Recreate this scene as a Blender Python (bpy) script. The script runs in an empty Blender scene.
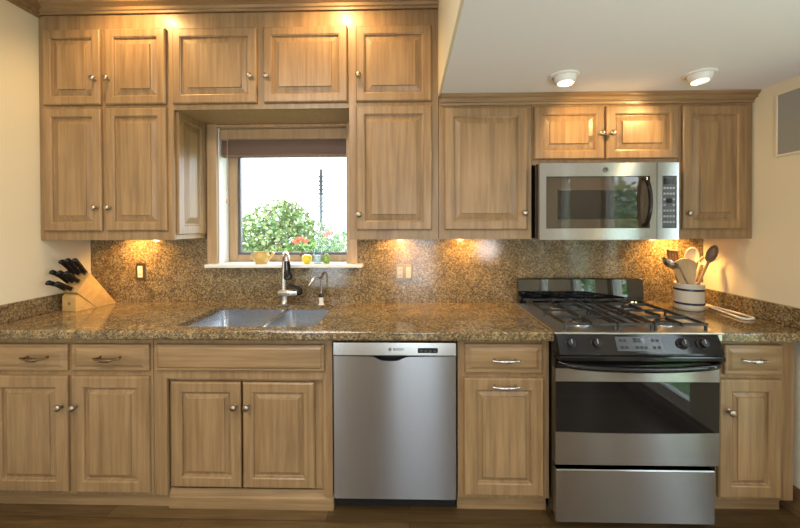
import bpy, bmesh, math, random
from mathutils import Vector, Matrix
random.seed(7)
PI = math.pi
SC = bpy.context.scene
COL = SC.collection

# ------------------------------------------------------------------ camera
F, YAW, TILT, ROLL, PPY = 360.18, 0.024, 0.0079, -0.0035, 227.52
CAM = Vector((0.0, -2.3965, 1.4416))
cd = bpy.data.cameras.new('camera')
cam = bpy.data.objects.new('camera', cd)
COL.objects.link(cam)
cd.sensor_width = 36.0
cd.lens = F * 36.0 / 800.0
cd.shift_y = -(264.0 - PPY) / 800.0
cd.clip_start = 0.02
fwd = Vector((-math.sin(YAW) * math.cos(TILT), math.cos(YAW) * math.cos(TILT), -math.sin(TILT)))
right = Vector((math.cos(YAW), math.sin(YAW), 0.0))
up = right.cross(fwd)
Rm = Matrix((right, up, -fwd)).transposed()
Rm = Rm @ Matrix.Rotation(ROLL, 3, 'Z')
cam.matrix_world = Matrix.Translation(CAM) @ Rm.to_4x4()
SC.camera = cam

# ------------------------------------------------------------------ world, lights, exposure
SC.view_settings.view_transform = 'Standard'
SC.view_settings.look = 'None'
SC.view_settings.gamma = 1.0
SC.view_settings.use_curve_mapping = False
SC.view_settings.exposure = 0.12
W = bpy.data.worlds.new('overcast_sky')
SC.world = W
W.use_nodes = True
bg = W.node_tree.nodes['Background']
bg.inputs['Color'].default_value = (0.80, 0.90, 1.0, 1)
bg.inputs['Strength'].default_value = 7.0


def light(name, kind, loc, energy, color, aim=None, size=0.1, spot=None, blend=0.6, size_y=None, portal=False):
    d = bpy.data.lights.new(name, kind)
    o = bpy.data.objects.new(name, d)
    COL.objects.link(o)
    o.location = loc
    d.energy = energy
    d.color = color
    if kind == 'AREA':
        d.shape = 'RECTANGLE'
        d.size = size
        d.size_y = size_y or size
        if portal:
            d.cycles.is_portal = True
    else:
        d.shadow_soft_size = size
    if kind == 'SPOT':
        d.spot_size = spot
        d.spot_blend = blend
    if aim is not None:
        v = Vector(aim) - Vector(loc)
        o.rotation_euler = v.to_track_quat('-Z', 'Y').to_euler()
    return o


WARM = (1.0, 0.62, 0.24)
WARM2 = (1.0, 0.80, 0.55)
# daylight openings (portals guide the sky's light through the windows)
light('portal_kitchen', 'AREA', (-0.82, 0.22, 1.6), 1, (1, 1, 1), (-0.82, -1, 1.6), 0.9, size_y=0.9, portal=True)
light('portal_right', 'AREA', (2.08, -1.8, 1.09), 1, (1, 1, 1), (0, -1.8, 1.09), 0.6, size_y=1.94, portal=True)
light('portal_right_narrow', 'AREA', (2.08, -1.11, 1.09), 1, (1, 1, 1), (0, -1.11, 1.09), 0.32, size_y=1.94, portal=True)
light('portal_rear', 'AREA', (0.12, -5.05, 1.13), 1, (1, 1, 1), (0.12, 0, 1.13), 0.85, size_y=2.03, portal=True)
light('portal_rear', 'AREA', (-1.65, -5.05, 1.13), 1, (1, 1, 1), (-1.65, 0, 1.13), 0.8, size_y=2.03, portal=True)
light('portal_right_far', 'AREA', (2.08, -2.95, 1.09), 1, (1, 1, 1), (0, -2.95, 1.09), 0.34, size_y=1.94, portal=True)
# recessed ceiling lamps over the tall cabinets
for lx in (-1.56, -0.40):
    light('ceiling_spot', 'SPOT', (lx, -0.63, 2.785), 25, WARM, (lx, -0.36, 2.15), 0.018, 2.3, 0.8)
# eyeball lamps in the low ceiling
for lx in (0.775, 1.42):
    light('eyeball_spot', 'SPOT', (lx, -0.613, 2.118), 13, WARM, (1.09, -0.36, 1.86), 0.025, 1.9, 0.9)
# lamps under the wall cabinets
for lx, e in ((-1.80, 11.0), (-0.06, 7.5), (0.36, 7.0), (1.68, 13.0)):
    light('under_cabinet_lamp', 'SPOT', (lx, -0.13, 1.348), e, (1.0, 0.56, 0.16), (lx, 0.02, 1.08), 0.02, 2.7, 0.6)
# added general fill at ceiling height, out of view; no lamps known there
light('room_fill', 'AREA', (-1.0, -2.3, 2.77), 48, (1.0, 0.90, 0.76), (-1.0, -2.3, 0), 1.0)
light('room_fill_low', 'AREA', (1.0, -3.2, 2.15), 14, (1.0, 0.90, 0.76), (1.0, -3.2, 0), 0.6)

# unseen upward fill, added to brighten the low ceiling towards the camera
light('low_ceiling_fill', 'SPOT', (1.1, -2.7, 1.1), 55, (1.0, 0.95, 0.92), (1.0, -2.2, 2.17), 0.15, 2.6, 1.0)


# ------------------------------------------------------------------ materials
def new_mat(name):
    m = bpy.data.materials.new(name)
    m.use_nodes = True
    nt = m.node_tree
    return m, nt, nt.nodes['Principled BSDF']


def plain(name, col, rough=0.5, metal=0.0, coat=0.0, spec=0.5, emit=None, es=1.0):
    m, nt, b = new_mat(name)
    b.inputs['Base Color'].default_value = (*col, 1)
    b.inputs['Roughness'].default_value = rough
    b.inputs['Metallic'].default_value = metal
    b.inputs['Coat Weight'].default_value = coat
    b.inputs['Specular IOR Level'].default_value = spec
    if emit:
        b.inputs['Emission Color'].default_value = (*emit, 1)
        b.inputs['Emission Strength'].default_value = es
    # faint procedural variation
    n = nt.nodes.new('ShaderNodeTexNoise')
    n.inputs['Scale'].default_value = 35
    tc = nt.nodes.new('ShaderNodeTexCoord')
    nt.links.new(tc.outputs['Object'], n.inputs['Vector'])
    mr = nt.nodes.new('ShaderNodeMapRange')
    mr.inputs['To Min'].default_value = max(0.0, rough - 0.04)
    mr.inputs['To Max'].default_value = min(1.0, rough + 0.04)
    nt.links.new(n.outputs['Fac'], mr.inputs['Value'])
    nt.links.new(mr.outputs['Result'], b.inputs['Roughness'])
    return m


def ramp(nt, stops):
    r = nt.nodes.new('ShaderNodeValToRGB')
    e = r.color_ramp.elements
    while len(e) < len(stops):
        e.new(0.5)
    for i, (p, c) in enumerate(stops):
        e[i].position = p
        e[i].color = (*c, 1)
    return r


def wood(name, c1, c2, scale=(38, 38, 2.2), rough=0.38, coat=0.09, blot=0.35):
    m, nt, b = new_mat(name)
    tc = nt.nodes.new('ShaderNodeTexCoord')
    mp = nt.nodes.new('ShaderNodeMapping')
    mp.inputs['Scale'].default_value = scale
    oi = nt.nodes.new('ShaderNodeObjectInfo')
    ad = nt.nodes.new('ShaderNodeVectorMath')
    ad.operation = 'ADD'
    sc = nt.nodes.new('ShaderNodeVectorMath')
    sc.operation = 'SCALE'
    sc.inputs['Scale'].default_value = 40
    cx = nt.nodes.new('ShaderNodeCombineXYZ')
    for k in range(3):
        nt.links.new(oi.outputs['Random'], cx.inputs[k])
    nt.links.new(cx.outputs[0], sc.inputs[0])
    nt.links.new(tc.outputs['Object'], mp.inputs['Vector'])
    nt.links.new(mp.outputs[0], ad.inputs[0])
    nt.links.new(sc.outputs[0], ad.inputs[1])
    n = nt.nodes.new('ShaderNodeTexNoise')
    n.inputs['Scale'].default_value = 1.0
    n.inputs['Detail'].default_value = 5
    n.inputs['Roughness'].default_value = 0.6
    nt.links.new(ad.outputs[0], n.inputs['Vector'])
    r = ramp(nt, [(0.36, c2), (0.64, c1)])
    nt.links.new(n.outputs['Fac'], r.inputs['Fac'])
    n2 = nt.nodes.new('ShaderNodeTexNoise')
    n2.inputs['Scale'].default_value = 5.0
    nt.links.new(tc.outputs['Object'], n2.inputs['Vector'])
    r2 = ramp(nt, [(0.35, (0.80, 0.78, 0.78)), (0.65, (1.06, 1.05, 1.03))])
    nt.links.new(n2.outputs['Fac'], r2.inputs['Fac'])
    mx = nt.nodes.new('ShaderNodeMixRGB')
    mx.blend_type = 'MULTIPLY'
    mx.inputs['Fac'].default_value = blot
    nt.links.new(r.outputs[0], mx.inputs[1])
    nt.links.new(r2.outputs[0], mx.inputs[2])
    nt.links.new(mx.outputs[0], b.inputs['Base Color'])
    b.inputs['Roughness'].default_value = rough
    b.inputs['Coat Weight'].default_value = coat
    b.inputs['Coat Roughness'].default_value = 0.18
    return m


def granite(name):
    m, nt, b = new_mat(name)
    tc = nt.nodes.new('ShaderNodeTexCoord')
    v = nt.nodes.new('ShaderNodeTexVoronoi')
    v.inputs['Scale'].default_value = 145
    v.inputs['Randomness'].default_value = 1
    nt.links.new(tc.outputs['Object'], v.inputs['Vector'])
    sep = nt.nodes.new('ShaderNodeSeparateColor')
    nt.links.new(v.outputs['Color'], sep.inputs[0])
    r = ramp(nt, [(0.0, (0.12, 0.082, 0.05)), (0.16, (0.18, 0.12, 0.066)), (0.32, (0.26, 0.175, 0.086)),
                  (0.55, (0.33, 0.23, 0.108)), (0.78, (0.40, 0.295, 0.165)), (0.95, (0.48, 0.40, 0.28))])
    nt.links.new(sep.outputs[0], r.inputs['Fac'])
    n = nt.nodes.new('ShaderNodeTexNoise')
    n.inputs['Scale'].default_value = 11
    n.inputs['Detail'].default_value = 6
    n.inputs['Roughness'].default_value = 0.7
    nt.links.new(tc.outputs['Object'], n.inputs['Vector'])
    r2 = ramp(nt, [(0.33, (0.45, 0.43, 0.41)), (0.5, (0.67, 0.66, 0.60)), (0.68, (0.92, 0.87, 0.75))])
    nt.links.new(n.outputs['Fac'], r2.inputs['Fac'])
    mx = nt.nodes.new('ShaderNodeMixRGB')
    mx.blend_type = 'MULTIPLY'
    mx.inputs['Fac'].default_value = 1
    nt.links.new(r.outputs[0], mx.inputs[1])
    nt.links.new(r2.outputs[0], mx.inputs[2])
    n3 = nt.nodes.new('ShaderNodeTexNoise')
    n3.inputs['Scale'].default_value = 62
    n3.inputs['Detail'].default_value = 3
    nt.links.new(tc.outputs['Object'], n3.inputs['Vector'])
    r3 = ramp(nt, [(0.34, (0.15, 0.15, 0.15)), (0.47, (1, 1, 1))])
    nt.links.new(n3.outputs['Fac'], r3.inputs['Fac'])
    mx2 = nt.nodes.new('ShaderNodeMixRGB')
    mx2.inputs[1].default_value = (0.075, 0.052, 0.036, 1)
    nt.links.new(r3.outputs[0], mx2.inputs['Fac'])
    nt.links.new(mx.outputs[0], mx2.inputs[2])
    nt.links.new(mx2.outputs[0], b.inputs['Base Color'])
    b.inputs['Roughness'].default_value = 0.12
    b.inputs['Specular IOR Level'].default_value = 0.6
    return m


def steel(name, col=(0.60, 0.60, 0.61), rough=0.27, aniso=0.0, stretch=None):
    m, nt, b = new_mat(name)
    b.inputs['Metallic'].default_value = 1
    b.inputs['Base Color'].default_value = (*col, 1)
    b.inputs['Roughness'].default_value = rough
    if aniso:
        b.inputs['Anisotropic'].default_value = aniso
        cxyz = nt.nodes.new('ShaderNodeCombineXYZ')
        cxyz.inputs[2].default_value = 1.0
        nt.links.new(cxyz.outputs[0], b.inputs['Tangent'])
    if stretch:
        tc = nt.nodes.new('ShaderNodeTexCoord')
        mp = nt.nodes.new('ShaderNodeMapping')
        mp.inputs['Scale'].default_value = stretch
        n = nt.nodes.new('ShaderNodeTexNoise')
        n.inputs['Scale'].default_value = 1
        n.inputs['Detail'].default_value = 3
        nt.links.new(tc.outputs['Object'], mp.inputs[0])
        nt.links.new(mp.outputs[0], n.inputs['Vector'])
        bp = nt.nodes.new('ShaderNodeBump')
        bp.inputs['Strength'].default_value = 0.55
        bp.inputs['Distance'].default_value = 0.0003
        nt.links.new(n.outputs['Fac'], bp.inputs['Height'])
        nt.links.new(bp.outputs[0], b.inputs['Normal'])
    return m


def glass(name, tint=(0.96, 0.98, 0.97), refl=0.06):
    m = bpy.data.materials.new(name)
    m.use_nodes = True
    nt = m.node_tree
    nt.nodes.remove(nt.nodes['Principled BSDF'])
    out = nt.nodes['Material Output']
    t = nt.nodes.new('ShaderNodeBsdfTransparent')
    t.inputs['Color'].default_value = (*tint, 1)
    g = nt.nodes.new('ShaderNodeBsdfGlossy')
    g.inputs['Roughness'].default_value = 0.02
    fc = nt.nodes.new('ShaderNodeLayerWeight')
    pw = nt.nodes.new('ShaderNodeMath')
    pw.operation = 'POWER'
    pw.inputs[1].default_value = 5
    nt.links.new(fc.outputs['Facing'], pw.inputs[0])
    lw = nt.nodes.new('ShaderNodeMath')
    lw.operation = 'MULTIPLY_ADD'
    lw.inputs[1].default_value = 0.7
    lw.inputs[2].default_value = refl * 0.5
    nt.links.new(pw.outputs[0], lw.inputs[0])
    mx = nt.nodes.new('ShaderNodeMixShader')
    nt.links.new(lw.outputs[0], mx.inputs[0])
    nt.links.new(t.outputs[0], mx.inputs[1])
    nt.links.new(g.outputs[0], mx.inputs[2])
    nt.links.new(mx.outputs[0], out.inputs['Surface'])
    return m


def floor_mat():
    m, nt, b = new_mat('oak_floor')
    tc = nt.nodes.new('ShaderNodeTexCoord')
    br = nt.nodes.new('ShaderNodeTexBrick')
    br.offset = 0.37
    br.inputs['Scale'].default_value = 1.0
    br.inputs['Brick Width'].default_value = 1.1
    br.inputs['Row Height'].default_value = 0.083
    br.inputs['Mortar Size'].default_value = 0.0016
    br.inputs['Color1'].default_value = (0.135, 0.085, 0.036, 1)
    br.inputs['Color2'].default_value = (0.075, 0.046, 0.019, 1)
    br.inputs['Mortar'].default_value = (0.02, 0.012, 0.006, 1)
    nt.links.new(tc.outputs['Object'], br.inputs['Vector'])
    mp = nt.nodes.new('ShaderNodeMapping')
    mp.inputs['Scale'].default_value = (4, 60, 4)
    n = nt.nodes.new('ShaderNodeTexNoise')
    n.inputs['Scale'].default_value = 1
    n.inputs['Detail'].default_value = 5
    nt.links.new(tc.outputs['Object'], mp.inputs[0])
    nt.links.new(mp.outputs[0], n.inputs['Vector'])
    r = ramp(nt, [(0.3, (0.65, 0.6, 0.55)), (0.7, (1.25, 1.2, 1.15))])
    nt.links.new(n.outputs['Fac'], r.inputs['Fac'])
    mx = nt.nodes.new('ShaderNodeMixRGB')
    mx.blend_type = 'MULTIPLY'
    mx.inputs['Fac'].default_value = 1
    nt.links.new(br.outputs['Color'], mx.inputs[1])
    nt.links.new(r.outputs[0], mx.inputs[2])
    nt.links.new(mx.outputs[0], b.inputs['Base Color'])
    b.inputs['Roughness'].default_value = 0.33
    return m


def leafy(name, c1, c2):
    m, nt, b = new_mat(name)
    tc = nt.nodes.new('ShaderNodeTexCoord')
    n = nt.nodes.new('ShaderNodeTexNoise')
    n.inputs['Scale'].default_value = 9
    nt.links.new(tc.outputs['Object'], n.inputs['Vector'])
    r = ramp(nt, [(0.35, c1), (0.65, c2)])
    nt.links.new(n.outputs['Fac'], r.inputs['Fac'])
    nt.links.new(r.outputs[0], b.inputs['Base Color'])
    b.inputs['Roughness'].default_value = 0.55
    return m


M = {}
M['wood'] = wood('pickled_maple', (0.345, 0.220, 0.107), (0.238, 0.145, 0.068))
M['wood_h'] = wood('pickled_maple_horizontal', (0.345, 0.220, 0.107), (0.238, 0.145, 0.068), (2.2, 38, 38))
M['wood_in'] = wood('cabinet_underside', (0.40, 0.26, 0.13), (0.33, 0.21, 0.10))
M['granite'] = granite('brown_granite')
M['steel'] = steel('brushed_steel', (0.46, 0.455, 0.46), 0.27, 1.0)
M['steel_dark'] = steel('brushed_dark_steel', (0.35, 0.34, 0.345), 0.26, 1.0)
M['steel_mid'] = steel('brushed_range_steel', (0.40, 0.39, 0.39), 0.26, 1.0)
M['steel_plain'] = steel('smooth_steel', (0.66, 0.66, 0.66), 0.2)
M['sink'] = steel('sink_steel', (0.66, 0.71, 0.80), 0.24)
M['chrome'] = steel('satin_nickel', (0.58, 0.56, 0.54), 0.25)
M['pewter'] = steel('pewter', (0.40, 0.35, 0.28), 0.33)
M['bronze'] = steel('aged_bronze', (0.22, 0.15, 0.09), 0.38)
M['black'] = plain('black_enamel', (0.008, 0.008, 0.009), 0.10, spec=0.4)
M['blackm'] = plain('black_matte', (0.012, 0.012, 0.012), 0.45, spec=0.3)
M['iron'] = plain('cast_iron', (0.018, 0.017, 0.016), 0.42)
M['bglass'] = plain('black_glass', (0.006, 0.006, 0.007), 0.03, spec=0.6)
M['mglass'] = plain('smoked_glass', (0.055, 0.040, 0.026), 0.03, spec=0.7)
M['mglass2'] = plain('dark_screen_glass', (0.014, 0.011, 0.008), 0.04, spec=0.55)
M['panelgrey'] = plain('control_panel_grey', (0.06, 0.065, 0.07), 0.2, spec=0.4)
M['keygrey'] = plain('key_grey', (0.30, 0.32, 0.34), 0.4)
M['wall'] = plain('cream_paint', (0.75, 0.675, 0.51), 0.75, spec=0.2)
M['ceil'] = plain('white_ceiling_paint', (0.86, 0.87, 0.92), 0.8, spec=0.2)
M['white'] = plain('white_paint', (0.80, 0.79, 0.76), 0.4)
M['ctop'] = steel('cooktop_steel', (0.75, 0.72, 0.68), 0.34)
M['sashwood'] = wood('sash_wood', (0.52, 0.35, 0.20), (0.42, 0.28, 0.15))
M['blind'] = plain('brown_slat', (0.20, 0.125, 0.09), 0.5)
M['floor'] = floor_mat()
M['glass'] = glass('window_glass')
M['jar'] = glass('jar_glass', (0.90, 0.95, 0.97))
M['blockwood'] = wood('beech_block', (0.62, 0.40, 0.15), (0.52, 0.32, 0.11), (4, 30, 30), 0.45, 0.1)
M['ivory'] = plain('ivory_plastic', (0.72, 0.66, 0.48), 0.4)
M['greyplate'] = plain('grey_plate', (0.25, 0.24, 0.24), 0.4)
M['ltgrey'] = plain('light_grey_plastic', (0.45, 0.44, 0.44), 0.4)
M['vent'] = plain('grey_grille', (0.30, 0.30, 0.275), 0.6)
M['stone'] = plain('stoneware_glaze', (0.66, 0.60, 0.50), 0.25, coat=0.4)
M['navy'] = plain('navy_glaze', (0.02, 0.022, 0.06), 0.25, coat=0.4)
M['beige'] = wood('pale_utensil_wood', (0.66, 0.47, 0.25), (0.56, 0.38, 0.19), (30, 30, 4), 0.5, 0.0)
M['brownw'] = wood('dark_utensil_wood', (0.22, 0.11, 0.05), (0.14, 0.07, 0.03), (30, 30, 4), 0.45, 0.1)
M['midw'] = wood('brown_utensil_wood', (0.42, 0.24, 0.10), (0.32, 0.17, 0.07), (30, 30, 4), 0.45, 0.1)
M['cream'] = plain('cream_plastic', (0.72, 0.62, 0.42), 0.35)
M['whitep'] = plain('white_plastic', (0.80, 0.77, 0.70), 0.35)
M['yellow'] = plain('yellow_skin', (0.75, 0.62, 0.03), 0.3, coat=0.3)
M['green'] = plain('green_skin', (0.20, 0.34, 0.06), 0.3, coat=0.3)
M['ochre'] = plain('ochre_glaze', (0.62, 0.42, 0.13), 0.3, coat=0.4)
M['brown'] = plain('brown_metal', (0.16, 0.10, 0.06), 0.4)
M['lampglow'] = plain('lamp_face', (0.9, 0.85, 0.75), 0.5, emit=(1.0, 0.86, 0.62), es=2.5)
M['leaf'] = leafy('leaf_green', (0.09, 0.23, 0.04), (0.24, 0.38, 0.09))
M['leaf2'] = leafy('leaf_light', (0.15, 0.27, 0.09), (0.36, 0.42, 0.20))
M['twig'] = plain('twig_bark', (0.20, 0.14, 0.09), 0.8)
M['petal'] = plain('coral_petal', (0.75, 0.16, 0.09), 0.6)
M['grass'] = leafy('lawn', (0.10, 0.20, 0.05), (0.18, 0.28, 0.08))
M['kick'] = M['wood_h']
M['basewood'] = wood('brown_baseboard', (0.20, 0.115, 0.055), (0.13, 0.075, 0.035), (20, 2, 30))


# ------------------------------------------------------------------ mesh builder
class MB:
    def __init__(s):
        s.bm = bmesh.new()

    def absorb(s, other):
        me = bpy.data.meshes.new('tmp')
        other.to_mesh(me)
        other.free()
        s.bm.from_mesh(me)
        bpy.data.meshes.remove(me)
        return s

    def box(s, x0, x1, y0, y1, z0, z1, bev=0.0, seg=1):
        b = bmesh.new()
        bmesh.ops.create_cube(b, size=1)
        for v in b.verts:
            v.co = Vector(((x0 + x1) / 2 + v.co.x * (x1 - x0), (y0 + y1) / 2 + v.co.y * (y1 - y0),
                           (z0 + z1) / 2 + v.co.z * (z1 - z0)))
        if bev > 0:
            bmesh.ops.bevel(b, geom=b.edges[:], offset=bev, segments=seg, affect='EDGES', profile=0.5)
        return s.absorb(b)

    def rings(s, rings, cap0=True, cap1=True, closed=True):
        vs = [[s.bm.verts.new(p) for p in r] for r in rings]
        n = len(vs[0])
        for a, b in zip(vs, vs[1:]):
            for i in range(n if closed else n - 1):
                j = (i + 1) % n
                try:
                    s.bm.faces.new((a[i], a[j], b[j], b[i]))
                except ValueError:
                    pass
        if cap0:
            s.bm.faces.new(vs[0][::-1])
        if cap1:
            s.bm.faces.new(vs[-1])
        return s

    def tube(s, pts, r, seg=10, caps=True, flat=1.0):
        pts = [Vector(p) for p in pts]
        rs = r if isinstance(r, (list, tuple)) else [r] * len(pts)
        rings = []
        ref = None
        for i, p in enumerate(pts):
            if i == 0:
                t = pts[1] - p
            elif i == len(pts) - 1:
                t = p - pts[i - 1]
            else:
                t = pts[i + 1] - pts[i - 1]
            t.normalize()
            if ref is None:
                a = Vector((0, 0, 1)) if abs(t.z) < 0.9 else Vector((1, 0, 0))
                ref = (a - t * a.dot(t)).normalized()
            else:
                ref = (ref - t * ref.dot(t)).normalized()
            bn = t.cross(ref)
            rings.append([p + (ref * math.cos(2 * PI * k / seg) + bn * math.sin(2 * PI * k / seg) * flat) * rs[i]
                          for k in range(seg)])
        return s.rings(rings, caps, caps)

    def cyl(s, p0, p1, r0, r1=None, seg=16):
        return s.tube([p0, p1], [r0, r0 if r1 is None else r1], seg)

    def lathe(s, prof, c, axis='z', seg=24, cap0=True, cap1=True):
        # prof: (radius, height) along axis from c
        c = Vector(c)
        A = {'z': Vector((0, 0, 1)), '-y': Vector((0, -1, 0)), 'x': Vector((1, 0, 0)), '-x': Vector((-1, 0, 0)), '-z': Vector((0, 0, -1))}.get(axis) if isinstance(axis, str) else Vector(axis).normalized()
        u = Vector((1, 0, 0)) if abs(A.x) < 0.9 else Vector((0, 0, 1))
        u = (u - A * u.dot(A)).normalized()
        w = A.cross(u)
        rings = [[c + A * h + (u * math.cos(2 * PI * k / seg) + w * math.sin(2 * PI * k / seg)) * max(r, 1e-4)
                  for k in range(seg)] for r, h in prof]
        return s.rings(rings, cap0, cap1)

    def prism(s, poly, plane, d0, d1):
        # poly: 2D points; plane 'xz' extruded along y, 'yz' along x, 'xy' along z
        def P(a, b, d):
            return {'xz': (a, d, b), 'yz': (d, a, b), 'xy': (a, b, d)}[plane]
        return s.rings([[P(a, b, d0) for a, b in poly], [P(a, b, d1) for a, b in poly]])

    def ball(s, c, r, seg=14, sx=1, sy=1, sz=1):
        b = bmesh.new()
        bmesh.ops.create_uvsphere(b, u_segments=seg, v_segments=max(6, seg // 2), radius=r)
        for v in b.verts:
            v.co = Vector((c[0] + v.co.x * sx, c[1] + v.co.y * sy, c[2] + v.co.z * sz))
        return s.absorb(b)

    def grid(s, xs, ys, holes, axis, d0, d1):
        # slab of cells with some left out; axis 'z' (xs,ys = x,y), 'y' (x,z), 'x' (y,z)
        def P(a, b, d):
            return {'z': (a, b, d), 'y': (a, d, b), 'x': (d, a, b)}[axis]
        V = {}

        def v(i, j, k):
            if (i, j, k) not in V:
                V[(i, j, k)] = s.bm.verts.new(P(xs[i], ys[j], (d0, d1)[k]))
            return V[(i, j, k)]
        nx, ny = len(xs) - 1, len(ys) - 1
        solid = lambda i, j: 0 <= i < nx and 0 <= j < ny and (i, j) not in holes
        for i in range(nx):
            for j in range(ny):
                if not solid(i, j):
                    continue
                for k in (0, 1):
                    s.bm.faces.new([v(i, j, k), v(i + 1, j, k), v(i + 1, j + 1, k), v(i, j + 1, k)])
                for (di, dj, a, b) in ((-1, 0, (i, j), (i, j + 1)), (1, 0, (i + 1, j), (i + 1, j + 1)),
                                       (0, -1, (i, j), (i + 1, j)), (0, 1, (i, j + 1), (i + 1, j + 1))):
                    if not solid(i + di, j + dj):
                        s.bm.faces.new([v(*a, 0), v(*b, 0), v(*b, 1), v(*a, 1)])
        return s

    def build(s, name, mat, parent=None, smooth=False, angle=35, xf=None):
        bmesh.ops.recalc_face_normals(s.bm, faces=s.bm.faces[:])
        if xf is not None:
            s.bm.transform(xf)
        root = parent
        while root is not None and root.parent is not None:
            root = root.parent
        if root is not None:
            s.bm.transform(Matrix.Translation(-Vector(root.location)))
        me = bpy.data.meshes.new(name)
        s.bm.to_mesh(me)
        s.bm.free()
        me.materials.append(mat)
        if smooth:
            for p in me.polygons:
                p.use_smooth = True
            try:
                me.set_sharp_from_angle(angle=math.radians(angle))
            except Exception:
                pass
        o = bpy.data.objects.new(name, me)
        COL.objects.link(o)
        if parent is not None:
            o.parent = parent
        return o


def tag(o, label, cat, group=None, kind=None):
    o['label'] = label
    o['category'] = cat
    if group:
        o['group'] = group
    if kind:
        o['kind'] = kind
    return o


def thing(name, label, cat, loc, group=None, kind=None):
    o = bpy.data.objects.new(name, None)
    o.empty_display_size = 0.05
    COL.objects.link(o)
    o.location = loc
    return tag(o, label, cat, group, kind)


def struct(o, label=None, cat=None):
    o['kind'] = 'structure'
    if label:
        o['label'] = label
    if cat:
        o['category'] = cat
    return o


def sub(parent, name, label=None):
    return parent


def text_mesh(name, body, size, x, z, y, mat, parent, depth=0.0006):
    c = bpy.data.curves.new('txt', 'FONT')
    c.body = body
    c.size = size
    c.extrude = depth
    c.align_x = 'CENTER'
    c.align_y = 'CENTER'
    t = bpy.data.objects.new('txt', c)
    COL.objects.link(t)
    bpy.context.view_layer.update()
    me = bpy.data.meshes.new_from_object(t.evaluated_get(bpy.context.evaluated_depsgraph_get()))
    bpy.data.objects.remove(t)
    b = MB()
    b.bm.from_mesh(me)
    bpy.data.meshes.remove(me)
    b.bm.transform(Matrix.Translation((x, y, z)) @ Matrix.Rotation(PI / 2, 4, 'X'))
    return b.build(name, mat, parent)


# ------------------------------------------------------------------ room shell
XL, XR = -2.163, 1.924
YR = -4.9           # rear wall
ZH, ZLOW = 2.80, 2.172
XS = 0.172          # cheek between high and low ceiling
WX0, WX1, WZ0, WZ1 = -1.28, -0.362, 1.165, 2.10    # kitchen window opening

struct(MB().box(XL - 0.2, XR + 0.2, YR - 0.1, 0.2, -0.06, 0.0).build('floor', M['floor']), 'dark stained oak plank floor in front of the cabinets', 'floor')
struct(MB().grid([XL - 0.15, WX0, WX1, XR + 0.15], [-0.05, WZ0, WZ1, ZH + 0.1], {(1, 1)}, 'y', 0.02, 0.20).build('wall_back', M['wall']), 'back wall behind the kitchen cabinets and window', 'wall')
struct(MB().box(XL - 0.15, XL, YR, 0.15, -0.05, ZH + 0.1).build('wall_left', M['wall']), 'plain cream wall at the left end of the counter', 'wall')
RW = [(-2.10, -1.50), (-1.27, -0.95), (-3.12, -2.78)]   # windows in the right wall, y ranges
ys = sorted([YR, 0.15] + [v for w in RW for v in w])
zs = [-0.05, 0.12, 2.06, 2.6]
holes = {(i, 1) for i in range(len(ys) - 1) if any(abs(ys[i] - w[0]) < 1e-6 for w in RW)}
struct(MB().grid(ys, zs, holes, 'x', XR, XR + 0.14).build('wall_right', M['wall']), 'cream wall at the right end of the counter with a grey grille', 'wall')
struct(MB().grid([XL - 0.1, -2.05, -1.25, -0.3, 0.55, XR + 0.1], [-0.05, 0.12, 2.15, ZH + 0.1], {(1, 1), (3, 1)}, 'y', YR, YR - 0.12).build('wall_rear', M['wall']))
struct(MB().box(XL - 0.1, XS + 0.01, YR, 0.1, ZH, ZH + 0.08).build('ceiling', M['ceil']))
struct(MB().box(XS + 0.012, XR + 0.1, YR, 0.1, ZLOW, ZLOW + 0.08).build('ceiling_low', M['ceil']), 'low white ceiling over the range with two eyeball lamps', 'ceiling')
struct(MB().box(XS, XS + 0.012, YR, 0.1, ZLOW, ZH).build('wall_soffit', M['wall']), 'narrow cream cheek of wall between the high and the low ceiling', 'wall')


def crown_profile(proj, h):
    # (out, z) from the bottom at the face to the top
    return [(0.0, 0.0), (0.012, 0.0), (0.014, 0.012), (0.022, 0.016), (0.026, 0.03), (0.30 * proj + 0.02, 0.34 * h), (0.5 * proj + 0.01, 0.5 * h),
            (0.68 * proj, 0.60 * h), (0.9 * proj, 0.72 * h), (0.92 * proj, 0.80 * h), (proj, 0.82 * h), (proj, h), (0.0, h)]


# crown mouldings
p = crown_profile(0.11, 0.128)
struct(MB().prism([(-0.331 - a, 2.670 + b) for a, b in p], 'yz', XL + 0.001, 0.171).build('trim_1', M['wood_h']), 'wooden crown moulding above the tall cabinet bank', 'crown moulding')
struct(MB().prism([(XL + 0.001 + a, 2.658 + b * 1.09) for a, b in p], 'xz', -0.334, YR).build('trim_2', M['wood_h']), 'wooden crown moulding along the left wall', 'crown moulding')
p = crown_profile(0.052, 0.055)
struct(MB().prism([(-0.331 - a, 2.116 + b) for a, b in p], 'yz', 0.185, 1.921).build('trim_3', M['wood_h']), 'wooden crown moulding under the low ceiling above the range', 'crown moulding')
# baseboards
bb = [(0, 0.0), (0.016, 0.0), (0.016, 0.085), (0.010, 0.10), (0.006, 0.125), (0, 0.13)]
struct(MB().prism([(XR - a, b) for a, b in bb], 'xz', -0.02, YR).build('baseboard_right', M['basewood']), 'brown wooden baseboard along the right wall', 'baseboard')
struct(MB().prism([(XL + a, b) for a, b in bb], 'xz', -0.55, YR).build('baseboard_left', M['basewood']))

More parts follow.
